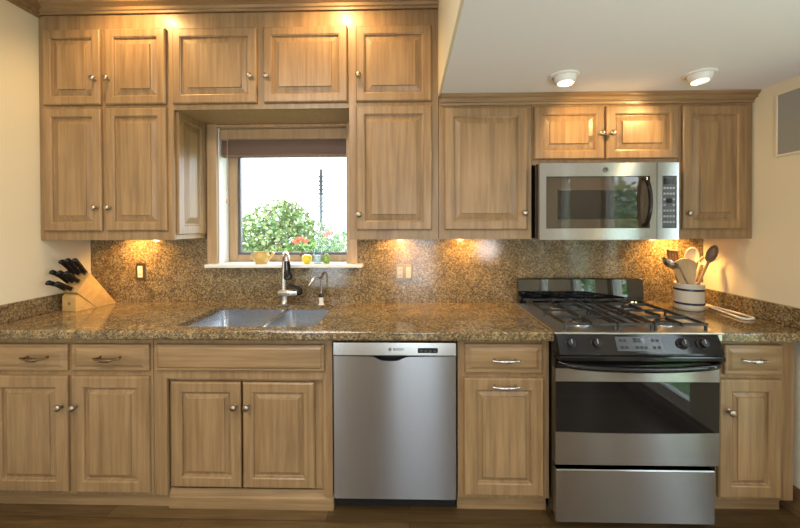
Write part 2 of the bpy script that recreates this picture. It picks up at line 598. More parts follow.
# kitchen window
w1 = MB()
w1.box(WX0 - 0.068, WX0, -0.022, 0.0, WZ0 + 0.02, 2.135, 0.003)
w1.box(WX1 - 0.050, WX1 + 0.022, -0.022, 0.0, WZ0 + 0.02, 2.135, 0.003)
w1.box(WX0, WX1 - 0.05, -0.022, 0.0, WZ1 - 0.005, 2.112, 0.002)
win = struct(w1.build('window_1', M['sashwood']), 'kitchen window over the sink with wooden casing', 'window')
b = MB()
b.box(WX0 + 0.0005, WX0 + 0.008, 0.0, 0.195, WZ0 + 0.02, WZ1)
b.box(WX1 - 0.008, WX1 - 0.0005, 0.0, 0.195, WZ0 + 0.02, WZ1)
b.build('jamb', M['white'], win)
MB().box(WX0 + 0.008, WX1 - 0.008, 0.0, 0.195, WZ1 - 0.008, WZ1 - 0.0005).build('head_jamb', M['sashwood'], win)
b = MB()
S0, S1, SB, ST = WX0 + 0.009, WX1 - 0.009, WZ0 + 0.021, WZ1 - 0.009
b.box(S0, S0 + 0.058, 0.125, 0.175, SB, ST, 0.003)
b.box(S1 - 0.05, S1, 0.125, 0.175, SB, ST, 0.003)
b.box(S0 + 0.058, S1 - 0.05, 0.125, 0.175, SB, SB + 0.045, 0.003)
b.box(S0 + 0.058, S1 - 0.05, 0.125, 0.175, ST - 0.06, ST, 0.003)
b.build('sash', M['sashwood'], win)
b = MB()
g = plain('grey_gasket', (0.13, 0.12, 0.13), 0.4)
b.box(S0 + 0.058, S0 + 0.076, 0.14, 0.17, SB + 0.045, ST - 0.06)
b.box(S1 - 0.06, S1 - 0.05, 0.14, 0.17, SB + 0.045, ST - 0.06)
b.box(S0 + 0.076, S1 - 0.06, 0.14, 0.17, SB + 0.045, SB + 0.063)
b.build('inner_frame', g, win)
MB().box(S0 + 0.074, S1 - 0.058, 0.153, 0.157, SB + 0.06, ST - 0.058).build('glass', M['glass'], win)
sill = MB().box(-1.338, -0.303, -0.075, 0.0, 1.163, 1.185, 0.003).box(WX0 + 0.0005, WX1 - 0.0005, 0.0, 0.195, 1.166, 1.185)
sill.build('window_sill', M['white'], win)
b = MB()
b.ball((-0.748, 0.108, 1.238), 0.018, 12, 1.2, 0.8, 0.9).cyl((-0.748, 0.108, 1.238), (-0.748, 0.127, 1.22), 0.008)
b.tube([(-0.748, 0.104, 1.245), (-0.735, 0.09, 1.26), (-0.715, 0.085, 1.262)], [0.006, 0.005, 0.006])
b.build('crank', M['brown'], win, True)

# windows of the right and rear walls
for k, (a, c) in enumerate(RW):
    b = MB()
    for (u0, u1, z0, z1) in ((a, a + 0.045, 0.12, 2.06), (c - 0.045, c, 0.12, 2.06), (a + 0.045, c - 0.045, 0.12, 0.2), (a + 0.045, c - 0.045, 2.0, 2.06)):
        b.box(XR + 0.03, XR + 0.09, u0, u1, z0, z1)
    fr = struct(b.build('window_%d' % (k + 2), M['white']))
    MB().box(XR + 0.058, XR + 0.062, a + 0.04, c - 0.04, 0.19, 2.01).build('glass', M['glass'], fr)
for k, (a, c) in enumerate(((-2.05, -1.25), (-0.3, 0.55))):
    b = MB()
    b.box(a, a + 0.05, YR - 0.09, YR - 0.03, 0.12, 2.15).box(c - 0.05, c, YR - 0.09, YR - 0.03, 0.12, 2.15)
    b.box(a + 0.05, c - 0.05, YR - 0.09, YR - 0.03, 0.12, 0.2).box(a + 0.05, c - 0.05, YR - 0.09, YR - 0.03, 2.09, 2.15)
    fr = struct(b.build('window_%d' % (k + 5), M['white']))
    MB().box(a + 0.04, c - 0.04, YR - 0.062, YR - 0.058, 0.19, 2.1).build('glass', M['glass'], fr)


# ------------------------------------------------------------------ cabinet pieces
def panel_front(b, x0, x1, z0, z1, yb, t, prof):
    """raised-panel front facing -y: prof is a list of (inset, depth below the face)"""
    rings = [[(x0, yb, z0), (x1, yb, z0), (x1, yb, z1), (x0, yb, z1)]]
    for ins, d in prof:
        y = yb - t + d
        rings.append([(x0 + ins, y, z0 + ins), (x1 - ins, y, z0 + ins), (x1 - ins, y, z1 - ins), (x0 + ins, y, z1 - ins)])
    return b.rings(rings)


def door_profile(w, bev):
    return [(0, 0.007), (0.003, 0.003), (0.007, 0.0), (w - 0.007, 0.0), (w - 0.004, 0.003), (w - 0.001, 0.004), (w + 0.001, 0.0135), (w + 0.004, 0.0145),
            (w + 0.007, 0.0145), (w + 0.010, 0.013), (w + bev - 0.0075, 0.0065), (w + bev - 0.006, 0.0065), (w + bev - 0.0045, 0.001), (w + bev - 0.003, 0.0)]


def make_door(root, x0, x1, z0, z1, yb, w=0.052, bev=0.042, name='door'):
    return panel_front(MB(), x0, x1, z0, z1, yb, 0.021, door_profile(w, bev)).build(name, M['wood'], root)


def make_drawer(root, x0, x1, z0, z1, yb, name='drawer', inner=0.032):
    prof = [(0, 0.009), (0.003, 0.005), (0.006, 0.004), (inner * 0.5, 0.004), (inner * 0.55, 0.006), (inner, 0.0005), (inner + 0.003, 0.0)]
    return panel_front(MB(), x0, x1, z0, z1, yb, 0.021, prof).build(name, M['wood_h'], root)


def knob(parent, x, z, y, mat=None):
    prof = [(0.011, 0.0), (0.011, 0.003), (0.006, 0.005), (0.0055, 0.013), (0.010, 0.017), (0.0155, 0.021), (0.0165, 0.026), (0.013, 0.031), (0.006, 0.033), (0.001, 0.0335)]
    o = MB().lathe(prof, (x, y, z), '-y', 18).build('knob', mat or M['pewter'], parent, True, 50)
    return o


def pull(parent, x, z, y, mat, half=0.058, sag=0.0):
    b = MB()
    for s_ in (-1, 1):
        b.lathe([(0.007, 0), (0.005, 0.006), (0.0045, 0.022)], (x + s_ * half * 0.72, y, z), '-y', 10)
    pts, rs = [], []
    for i in range(25):
        u = -1 + 2 * i / 24
        pts.append((x + u * half, y - 0.024 - 0.010 * (1 - u * u), z - sag * (1 - u * u) * 1.0 + 0.003 * abs(u) ** 3))
        r = 0.0042 + 0.0062 * max(0, 1 - (abs(u) / 0.55) ** 2)
        if abs(u) < 0.5:
            r += 0.0016 * math.cos(u * 26)
        if 0.6 < abs(u) < 0.9:
            r += 0.0018
        rs.append(r)
    rs[0] = rs[-1] = 0.0015
    b.tube(pts, rs, 10)
    return b.build('handle', mat, parent, True, 60)


YF = -0.331          # wall cabinet face frame
ZB = 1.357           # underside of wall cabinets


def carcass(root, x0, x1, z0, z1, yf, yb=-0.002, ope=(), thick=0.02, mat=None):
    """box behind + face frame (stiles and rails around openings are one mesh)"""
    MB().box(x0 + 0.001, x1 - 0.001, yf + 0.021, yb, z0 + 0.002, z1 - 0.001, 0.001).build('carcass', M['wood_in'], root)
    fx = sorted({x0 + 0.0005, x1 - 0.0005} | {v for o in ope for v in o[:2]})
    fz = sorted({z0, z1 - 0.001} | {v for o in ope for v in o[2:]})
    holes = set()
    for i in range(len(fx) - 1):
        for j in range(len(fz) - 1):
            cx, cz = (fx[i] + fx[i + 1]) / 2, (fz[j] + fz[j + 1]) / 2
            if any(o[0] < cx < o[1] and o[2] < cz < o[3] for o in ope):
                holes.add((i, j))
    MB().grid(fx, fz, holes, 'y', yf, yf + 0.0205).build('face_frame', mat or M['wood'], root)


# tall cabinet on the left
ZT = 2.669
DT0, DT1 = 2.143, 2.578     # upper row of doors
DB0, DB1 = 1.411, 2.122     # lower row of doors
c = thing('wall_cabinet', 'tall maple wall cabinet with four doors at the left wall beside the window', 'cabinet', (-1.76, -0.16, ZB))
carcass(c, XL + 0.001, -1.362, ZB, ZT, YF)
for (x0, x1) in ((-2.122, -1.781), (-1.752, -1.398)):
    dt = make_door(c, x0, x1, DT0, DT1, YF)
    dl = make_door(c, x0, x1, DB0, DB1, YF)
    kx = x1 - 0.028 if x0 < -2 else x0 + 0.022
    knob(dt, kx, 2.286, YF - 0.021)
    knob(dl, kx, 1.545, YF - 0.021)
# raised end panel facing the window
b = panel_front(MB(), 0.012, 0.300, ZB + 0.03, 2.125, 0.0, 0.014, [(0, 0.004), (0.004, 0.0), (0.050, 0.0), (0.056, 0.008), (0.062, 0.010), (0.066, 0.010), (0.10, 0.001), (0.104, 0)])
b.build('side_panel', M['wood'], c, xf=Matrix(((0, -1, 0, -1.362), (1, 0, 0, -0.322), (0, 0, 1, 0), (0, 0, 0, 1))))

# pair of doors above the window
c = thing('wall_cabinet', 'short two-door maple cabinet bridging above the window', 'cabinet', (-0.85, -0.16, 2.10))
carcass(c, -1.362, -0.340, 2.112, ZT, YF)
for (x0, x1, s_) in ((-1.358, -0.868, 1), (-0.828, -0.346, -1)):
    d = make_door(c, x0, x1, DT0, DT1 - 0.003, YF)
    knob(d, x1 - 0.028 if s_ > 0 else x0 + 0.024, 2.286, YF - 0.021)
# cabinet to the right of the window
c = thing('wall_cabinet', 'tall maple cabinet of one short door over one long door right of the window', 'cabinet', (-0.09, -0.16, ZB))
carcass(c, -0.340, 0.171, ZB, ZT, YF)
d = make_door(c, -0.298, 0.132, DT0, DT1 - 0.006, YF)
knob(d, -0.281, 2.286, YF - 0.021)
d = make_door(c, -0.298, 0.132, DB0, DB1 - 0.004, YF)
knob(d, -0.281, 1.50, YF - 0.021)
# single door left of the microwave
c = thing('wall_cabinet', 'single-door maple wall cabinet directly left of the microwave', 'cabinet', (0.43, -0.16, ZB))
carcass(c, 0.173, 0.698, ZB, 2.168, YF)
d = make_door(c, 0.204, 0.670, DB0, 2.104, YF, 0.055)
knob(d, 0.650, 1.505, YF - 0.021)
# above the microwave
c = thing('wall_cabinet', 'short two-door maple cabinet right above the microwave, brightly lamp-lit', 'cabinet', (1.1, -0.16, 1.778))
carcass(c, 0.699, 1.514, 1.778, 2.168, YF)
d = make_door(c, 0.708, 1.098, 1.806, 2.104, YF, 0.05)
knob(d, 1.074, 1.945, YF - 0.021)
d = make_door(c, 1.110, 1.506, 1.806, 2.104, YF, 0.05)
knob(d, 1.134, 1.945, YF - 0.021)
# right end
c = thing('wall_cabinet', 'single-door maple wall cabinet between microwave and right wall', 'cabinet', (1.72, -0.16, ZB))
carcass(c, 1.515, XR - 0.001, ZB, 2.168, YF)
d = make_door(c, 1.532, 1.880, DB0, 2.102, YF, 0.055)
knob(d, 1.553, 1.50, YF - 0.021)

# ------------------------------------------------------------------ base cabinets
ZC0, ZC, ZLIP = 0.896, 0.926, 0.879       # countertop underside and top
YB = -0.612                  # base face frame
c = thing('base_cabinet', 'maple base cabinet with two drawers over two doors at the left end', 'cabinet', (-1.7, -0.3, 0.0))
carcass(c, XL + 0.001, -1.292, 0.076, ZC0, YB)
MB().box(XL + 0.002, -1.228, -0.585, -0.565, 0.0, 0.076).build('toe_kick', M['kick'], c)
for (x0, x1, s_) in ((-2.125, -1.723, 1), (-1.700, -1.305, -1)):
    d = make_drawer(c, x0, x1, 0.711, 0.846, YB)
    pull(d, -1.868 if s_ > 0 else -1.497, 0.783, YB - 0.021, M['bronze'], 0.07, 0.005)
    d = make_door(c, x0, x1, 0.097, 0.685, YB, 0.062, 0.034)
    knob(d, x1 - 0.026 if s_ > 0 else x0 + 0.024, 0.535, YB - 0.021)

c = thing('base_cabinet', 'maple sink base cabinet with recessed double doors under the sink', 'cabinet', (-0.8, -0.3, 0.0))
x0, x1 = -1.291, -0.383
MB().box(x0 + 0.002, x1 - 0.001, -0.55, -0.53, 0.10, 0.64).build('carcass', M['wood_in'], c)
b = MB()
b.box(-0.430, x1, -0.612, -0.55, 0.085, ZC0 - 0.001, 0.002)
b.box(x0, -1.226, -0.612, -0.588, 0.076, ZC0 - 0.001, 0.002)
b.box(-1.226, -0.430, -0.612, -0.592, 0.668, ZC0 - 0.001, 0.001)
b.build('face_frame', M['wood'], c)
MB().box(-1.226, -1.19, -0.585, -0.55, 0.10, 0.668, 0.001).build('stile', M['wood'], c)
MB().box(-0.50, -0.430, -0.585, -0.55, 0.10, 0.668, 0.001).build('stile', M['wood'], c)
MB().box(-1.19, -0.50, -0.585, -0.55, 0.640, 0.668, 0.001).build('top_rail', M['wood_h'], c)
make_drawer(c, -1.272, -0.421, 0.715, 0.847, YB, 'false_drawer', 0.02)
d = make_door(c, -1.208, -0.852, 0.112, 0.648, -0.5855, 0.055, 0.032)
knob(d, -0.878, 0.53, -0.6065)
d = make_door(c, -0.842, -0.478, 0.112, 0.648, -0.5855, 0.055, 0.032)
knob(d, -0.814, 0.53, -0.6065)
b = MB()
b.prism([(-0.53, 0), (-0.60, 0), (-0.60, 0.055), (-0.592, 0.06), (-0.585, 0.095), (-0.53, 0.095)], 'yz', -1.226, x1)
b.build('base_board', M['kick'], c)

c = thing('base_cabinet', 'narrow maple base cabinet with drawer and pull-out door between dishwasher and range', 'cabinet', (0.46, -0.3, 0.0))
carcass(c, 0.240, 0.688, 0.088, ZC0, YB)
MB().box(0.241, 0.687, -0.572, -0.55, 0.0, 0.088).build('toe_kick', M['kick'], c)
d = make_drawer(c, 0.274, 0.652, 0.713, 0.857, YB)
pull(d, 0.467, 0.783, YB - 0.021, M['chrome'], 0.07)
d = make_door(c, 0.268, 0.658, 0.110, 0.690, YB, 0.064, 0.032)
pull(d, 0.467, 0.655, YB - 0.021, M['chrome'], 0.07)

c = thing('base_cabinet', 'narrow maple base cabinet with drawer and knobbed door right of the range', 'cabinet', (1.65, -0.3, 0.0))
carcass(c, 1.482, 1.862, 0.095, ZC0, YB)
MB().box(1.483, 1.861, -0.548, -0.53, 0.0, 0.095).build('toe_kick', M['kick'], c)
d = make_drawer(c, 1.522, 1.795, 0.713, 0.857, YB)
pull(d, 1.642, 0.79, YB - 0.021, M['chrome'], 0.062)
d = make_door(c, 1.495, 1.790, 0.116, 0.690, YB, 0.062, 0.03)
knob(d, 1.535, 0.54, YB - 0.021)

# ------------------------------------------------------------------ stone
HX0, HX1, HY0, HY1 = -1.198, -0.475, -0.588, -0.098     # sink cut-out


def counter(name, xs, ys, holes, bevx0, bevx1):
    b = MB().grid(xs, ys, holes, 'z', ZC0, ZC)
    bm = b.bm
    bmesh.ops.recalc_face_normals(bm, faces=bm.faces[:])
    ev = [e for e in bm.edges if all(abs(v.co.x - hx) < 1e-4 for v in e.verts for hx in [e.verts[0].co.x]) and abs(e.verts[0].co.z - e.verts[1].co.z) > 0.01
          and any(abs(e.verts[0].co.x - h) < 1e-4 for h in (HX0, HX1)) and any(abs(e.verts[0].co.y - h) < 1e-4 for h in (HY0, HY1))]
    if ev and holes:
        bmesh.ops.bevel(bm, geom=ev, offset=0.035, segments=5, affect='EDGES', profile=0.5)
    # built-up front edge with rounded nose
    yn, yb = -0.668, ys[0]
    prof = [(yb, ZC)]
    for k in range(5):
        a = PI / 2 * k / 4
        prof.append((yn + 0.009 - 0.009 * math.sin(a), ZC - 0.009 + 0.009 * math.cos(a)))
    for k in range(5):
        a = PI / 2 * k / 4
        prof.append((yn + 0.013 - 0.013 * math.cos(a), ZLIP + 0.013 - 0.013 * math.sin(a)))
    prof.append((yb, ZLIP))
    b.prism(prof, 'yz', xs[0], xs[-1])
    return b.build(name, M['granite'])


o = counter('countertop', [XL + 0.001, HX0, HX1, 0.689], [-0.636, HY0, HY1, -0.001], {(1, 1)}, 0, 0)
tag(o, 'long brown granite countertop with the sink cut-out, left of the range', 'countertop')
o = counter('countertop', [1.461, XR - 0.001], [-0.636, -0.001], set(), 0, 0)
tag(o, 'short brown granite countertop between the range and the right wall', 'countertop')
b = MB()
b.grid([XL + 0.001, WX0 - 0.069, WX1 + 0.0225, XR - 0.001], [0.86, 1.162, ZB + 0.0], {(1, 1)}, 'y', 0.0, 0.0195)
tag(b.build('backsplash', M['granite']), 'full-height brown granite backsplash along the back wall under the cabinets', 'backsplash')
b = MB().box(XL + 0.001, XL + 0.021, -0.66, -0.001, ZC + 0.0005, 1.024, 0.002)
tag(b.build('side_splash', M['granite']), 'low granite splash strip along the left wall behind the knife block', 'backsplash')
b = MB().box(XR - 0.021, XR - 0.001, -0.66, -0.001, ZC + 0.0005, 1.024, 0.002)
tag(b.build('side_splash', M['granite']), 'low granite splash strip along the right wall beside the crock', 'backsplash')

# ------------------------------------------------------------------ sink
s = thing('sink', 'stainless steel double-bowl undermount sink in the granite counter', 'sink', (-0.82, -0.37, 0.69))


def rrect(x0, x1, y0, y1, r, z, n=5):
    pts = []
    for cx, cy, a0 in ((x1 - r, y1 - r, 0), (x0 + r, y1 - r, 90), (x0 + r, y0 + r, 180), (x1 - r, y0 + r, 270)):
        for k in range(n + 1):
            a = math.radians(a0 + 90 * k / n)
            pts.append((cx + r * math.cos(a), cy + r * math.sin(a), z))
    return pts


for (bx0, bx1) in ((HX0 - 0.006, -0.7905), (-0.7695, HX1 + 0.006)):
    y0, y1 = HY0 - 0.006, HY1 + 0.006
    t = 0.002
    depth = 0.19
    zt = ZC0 - 0.001
    zr = zt
    R = []
    R.append(rrect(bx0 - 0.010, bx1 + 0.010, y0 - 0.010, y1 + 0.010, 0.05, zr))
    R.append(rrect(bx0, bx1, y0, y1, 0.045, zr))
    R.append(rrect(bx0 + 0.006, bx1 - 0.006, y0 + 0.006, y1 - 0.006, 0.045, zr - depth * 0.85))
    R.append(rrect(bx0 + 0.025, bx1 - 0.025, y0 + 0.025, y1 - 0.025, 0.04, zr - depth))
    R.append(rrect(bx0 + 0.10, bx1 - 0.10, y0 + 0.10, y1 - 0.10, 0.03, zr - depth - 0.004))
    R.append(rrect(bx0 + 0.10, bx1 - 0.10, y0 + 0.10, y1 - 0.10, 0.03, zr - depth - 0.008))
    R.append(rrect(bx0 + 0.02, bx1 - 0.02, y0 + 0.02, y1 - 0.02, 0.04, zr - depth - 0.005))
    R.append(rrect(bx0 + 0.002, bx1 - 0.002, y0 + 0.002, y1 - 0.002, 0.047, zr - depth * 0.85))
    R.append(rrect(bx0 - 0.004, bx1 + 0.004, y0 - 0.004, y1 + 0.004, 0.047, zr - 0.004))
    R.append(rrect(bx0 - 0.010, bx1 + 0.010, y0 - 0.010, y1 + 0.010, 0.05, zr - 0.003))
    b = MB().rings(R + [R[0]], False, False)
    cx, cy = (bx0 + bx1) / 2, (y0 + y1) / 2
    # closes the drain area inside and out
    b.rings([R[4]], True, False)
    b.rings([R[5]], True, False)
    bmesh.ops.remove_doubles(b.bm, verts=b.bm.verts[:], dist=1e-5)
    bo = b.build('bowl', M['sink'], s, True, 40)
    MB().lathe([(0.042, 0), (0.042, 0.003), (0.034, 0.003), (0.030, 0.0005), (0.012, 0.0005), (0.010, 0.003), (0.001, 0.003)], (cx, cy, zr - depth - 0.003), 'z', 20).build('drain', M['chrome'], bo, True)

MB().box(-0.7905, -0.7695, HY0 + 0.002, HY1 - 0.002, ZC0 - 0.012, ZC0 + 0.004, 0.004, 2).build('divider', M['chrome'], s, True)

# ------------------------------------------------------------------ faucet
fx, fy = -0.805, -0.085
f = thing('faucet', 'brushed nickel pull-down faucet with black lever behind the sink', 'faucet', (fx, fy, ZC))
b = MB().lathe([(0.030, 0.0003), (0.030, 0.006), (0.024, 0.010), (0.021, 0.03), (0.021, 0.06)], (fx, fy, ZC), 'z', 20)
b.tube([(fx - 0.045, fy, 1.004), (fx - 0.038, fy, 1.004), (fx - 0.03, fy, 1.004), (fx + 0.06, fy, 1.004), (fx + 0.085, fy, 1.002)], [0.014, 0.022, 0.025, 0.025, 0.020], 18)
b.build('body', M['chrome'], f, True, 50)
pts = [(fx - 0.005, fy, 1.0), (fx - 0.004, fy, 1.10), (fx, fy, 1.205)]
for k in range(1, 10):
    a = PI - PI * 0.95 * k / 9
    pts.append((fx + 0.024 + 0.024 * math.cos(a), fy - 0.045 - 0.045 * math.cos(a), 1.205 + 0.055 * math.sin(a)))
MB().tube(pts, [0.0185] + [0.017] * (len(pts) - 1), 14).build('spout', M['chrome'], f, True, 60)
e = Vector(pts[-1])
dr = (Vector(pts[-1]) - Vector(pts[-2])).normalized()
MB().tube([e, e + dr * 0.02, e + dr * 0.05, e + dr * 0.10, e + dr * 0.112], [0.0175, 0.019, 0.021, 0.026, 0.022], 16).build('spray_head', M['black'], f, True, 50)
MB().tube([(fx + 0.083, fy, 1.002), (fx + 0.105, fy - 0.005, 1.008), (fx + 0.11, fy - 0.012, 1.025), (fx + 0.088, fy - 0.02, 1.042), (fx + 0.05, fy - 0.028, 1.055), (fx + 0.03, fy - 0.03, 1.062)],
          [0.018, 0.017, 0.012, 0.010, 0.009, 0.006], 12).build('lever', M['black'], f, True, 60)
# filtered-water tap
tx, ty = -0.566, -0.085
f = thing('filter_tap', 'small slim drinking-water tap with a hooked spout right of the main faucet', 'tap', (tx, ty, ZC))
MB().lathe([(0.019, 0.0003), (0.019, 0.004), (0.014, 0.006), (0.014, 0.05)], (tx, ty, ZC), 'z', 16).build('base', M['whitep'], f, True)
MB().lathe([(0.016, 0), (0.017, 0.004), (0.013, 0.020), (0.006, 0.024)], (tx, ty, ZC + 0.05), 'z', 16).build('collar', M['black'], f, True)
b = MB().tube([(tx, ty, ZC + 0.072), (tx, ty, 1.08), (tx - 0.004, ty - 0.01, 1.10), (tx - 0.02, ty - 0.03, 1.112), (tx - 0.035, ty - 0.05, 1.105), (tx - 0.042, ty - 0.06, 1.085)], [0.005] * 5 + [0.006], 10)
b.build('spout', M['chrome'], f, True, 60)
MB().tube([(tx - 0.035, ty - 0.05, 1.105), (tx - 0.045, ty - 0.062, 1.085), (tx - 0.062, ty - 0.066, 1.06)], [0.010, 0.012, 0.008], 10).build('nozzle', M['chrome'], f, True, 60)

# ------------------------------------------------------------------ dishwasher
dx0, dx1 = -0.375, 0.232
d = thing('dishwasher', 'stainless steel dishwasher with pocket handle under the counter', 'dishwasher', (-0.07, -0.3, 0.0))
MB().box(dx0 + 0.004, dx1 - 0.004, -0.585, -0.03, 0.02, 0.872).build('tub', M['blackm'], d)
MB().box(dx0 + 0.01, dx1 - 0.01, -0.56, -0.54, 0.0, 0.085).build('toe_panel', M['blackm'], d)
xm = (dx0 + dx1) / 2
top = []
n = 28
for k in range(n + 1):
    u = k / n
    x = dx0 + 0.003 + u * (dx1 - dx0 - 0.006)
    q = abs(u - 0.46)
    z = 0.795 - 0.004 * (1 - (2 * abs(u - 0.5)))
    if q < 0.15:
        z -= 0.020 * (0.5 + 0.5 * math.cos(PI * min(1, max(0, (q - 0.05) / 0.10))))
    top.append((x, z))
poly = [(dx0 + 0.003, 0.088), (dx1 - 0.003, 0.088)] + top[::-1]
b = MB().prism(poly, 'xz', -0.586, -0.632)
b.build('door', M['steel_dark'], d)
cp = MB().prism([(-0.586, 0.797), (-0.634, 0.797), (-0.640, 0.803), (-0.636, 0.862), (-0.630, 0.868), (-0.586, 0.868)], 'yz', dx0 + 0.003, dx1 - 0.003).build('control_panel', M['steel_plain'], d)
MB().box(0.043, 0.14, -0.645, -0.636, 0.815, 0.838, 0.002).build('display', M['black'], cp)
b = MB()
for k in range(4):
    b.box(0.052 + 0.022 * k, 0.066 + 0.022 * k, -0.6465, -0.645, 0.822, 0.831)
b.build('button', M['panelgrey'], cp)
lg = text_mesh('brand_lettering', 'BOSCH', 0.016, -0.052, 0.830, -0.6395, M['blackm'], cp)
b = MB()
ri = [[(-0.0, 0, 0)]]
def ring_mesh(b, cx, cz, y, r0, r1, t=0.001, seg=24):
    R = []
    for (r, yy) in ((r0, y), (r0, y - t), (r1, y - t), (r1, y)):
        R.append([(cx + r * math.cos(2 * PI * k / seg), yy, cz + r * math.sin(2 * PI * k / seg)) for k in range(seg)])
    return b.rings(R + [R[0]], False, False)
ring_mesh(b, -0.094, 0.830, -0.6385, 0.0055, 0.0075)
b.box(-0.0975, -0.0955, -0.6395, -0.6385, 0.826, 0.834).box(-0.0925, -0.0905, -0.6395, -0.6385, 0.826, 0.834).box(-0.0955, -0.0925, -0.6395, -0.6385, 0.829, 0.831)
b.build('emblem', M['blackm'], cp)
for q in (dx0 + 0.006, ):
    pass

# ------------------------------------------------------------------ microwave
mx0, mx1, mz0, mz1, my = 0.708, 1.456, 1.356, 1.772, -0.42
m = thing('microwave', 'stainless over-the-range microwave under the lamp-lit cabinet', 'microwave', (1.08, -0.2, mz0))
MB().box(mx0, mx1, -0.385, -0.002, mz0 + 0.004, mz1 + 0.002, 0.003).build('housing', M['black'], m)
# door frame with window opening
dxr = 1.338
db = MB().grid([mx0 + 0.004, 0.748, 1.302, dxr], [mz0, 1.418, 1.700, mz1], {(1, 1)}, 'y', my, my + 0.033)
door = db.build('door', M['steel'], m)
MB().box(0.749, 1.301, my + 0.004, my + 0.03, 1.419, 1.699, 0.002).build('window', M['mglass'], door)
b = MB().box(0.812, 1.236, my + 0.0025, my + 0.0045, 1.468, 1.625)
b.build('screen', M['mglass2'], door)
b = MB()
pts, rs = [], []
for k in range(17):
    u = -1 + 2 * k / 16
    pts.append((1.270 + 0.006 * (1 - u * u), my - 0.012 - 0.034 * (1 - u * u) ** 0.7, 1.559 + u * 0.128))
    rs.append(0.012)
b.tube(pts, rs, 12, flat=0.8)
b.lathe([(0.011, 0), (0.011, 0.02)], (1.270, my, 1.559 + 0.125), '-y', 12).lathe([(0.011, 0), (0.011, 0.02)], (1.270, my, 1.559 - 0.125), '-y', 12)
b.build('handle', M['black'], door, True, 50)
em = MB()
em.lathe([(0.0145, 0), (0.0145, 0.0015), (0.0125, 0.002)], (1.066, my, 1.735), '-y', 24)
em = em.build('emblem', M['blackm'], door)
b = MB()
ring_mesh(b, 1.066, 1.735, my - 0.002, 0.0105, 0.0120, 0.0006)
pts = [(1.066 + (0.001 + 0.0075 * t) * math.cos(0.6 + 5.2 * t), my - 0.0024, 1.735 + (0.001 + 0.006 * t) * math.sin(0.6 + 5.2 * t)) for t in [k / 14 for k in range(15)]]
b.tube(pts, 0.0008, 6)
b.build('emblem_script', M['keygrey'], em)
# control side
cpf = MB().grid([dxr + 0.003, 1.368, 1.444, mx1], [mz0, 1.418, 1.700, mz1], {(1, 1)}, 'y', my, my + 0.033).build('control_frame', M['steel'], m)
cpan = MB().box(1.369, 1.443, my + 0.003, my + 0.03, 1.419, 1.699, 0.002).build('control_panel', M['panelgrey'], m)
MB().box(1.376, 1.436, my + 0.0015, my + 0.0035, 1.655, 1.690).build('display', M['bglass'], cpan)
for r_ in range(7):
    for q in range(4):
        if r_ in (2, 3) and q in (1, 2):
            continue
        kx, kz = 1.376 + q * 0.0162, 1.640 - r_ * 0.0305
        MB().box(kx, kx + 0.011, my + 0.0018, my + 0.0035, kz - 0.011, kz, 0.0005).build('button', M['keygrey'], cpan)
MB().lathe([(0.014, 0), (0.014, 0.008), (0.012, 0.010), (0.001, 0.010)], (1.406, my + 0.0035, 1.566), '-y', 20).build('dial', M['blackm'], cpan, True)
# ------------------------------------------------------------------ range
rx0, rx1 = 0.694, 1.456
ryf = -0.695
r = thing('range', 'stainless and black slide-in gas range between the two countertops', 'range', (1.085, -0.35, 0.0))
MB().box(rx0, rx1, -0.655, -0.025, 0.03, 0.900, 0.002).build('body', M['black'], r)
for lx in (rx0 + 0.05, rx1 - 0.05):
    for ly in (-0.6, -0.08):
        MB().cyl((lx, ly, 0.0), (lx, ly, 0.031), 0.02).build('foot', M['blackm'], r)
ct = MB().box(rx0 - 0.012, rx1 + 0.003, -0.702, -0.050, ZC + 0.001, ZC + 0.009, 0.003).box(rx0, rx1, -0.690, -0.05, 0.895, ZC + 0.002)
ct = ct.build('cooktop', M['ctop'], r)
# backguard
b = MB().prism([(-0.026, ZC + 0.001), (-0.080, ZC + 0.001), (-0.080, 0.940), (-0.062, 0.95), (-0.054, 1.085), (-0.050, 1.091), (-0.026, 1.091)], 'yz', 0.708, 1.500)
bgd = b.build('backguard', plain('mirror_black_glass', (0.005, 0.005, 0.006), 0.02, spec=1.0, coat=0.8), r)
# burners
for (bx, by, br) in ((0.870, -0.245, 0.030), (0.870, -0.545, 0.036), (1.285, -0.245, 0.032), (1.285, -0.545, 0.034)):
    bu = MB().lathe([(br * 1.5, 0), (br * 1.45, 0.004), (br * 1.05, 0.006), (br * 1.05, 0.014), (0.001, 0.014)], (bx, by, ZC + 0.009), 'z', 24).build('burner', M['chrome'], r, True)
    MB().lathe([(br * 0.95, 0), (br, 0.003), (br * 0.9, 0.008), (0.001, 0.009)], (bx, by, ZC + 0.023), 'z', 24).build('burner_cap', M['iron'], bu, True)
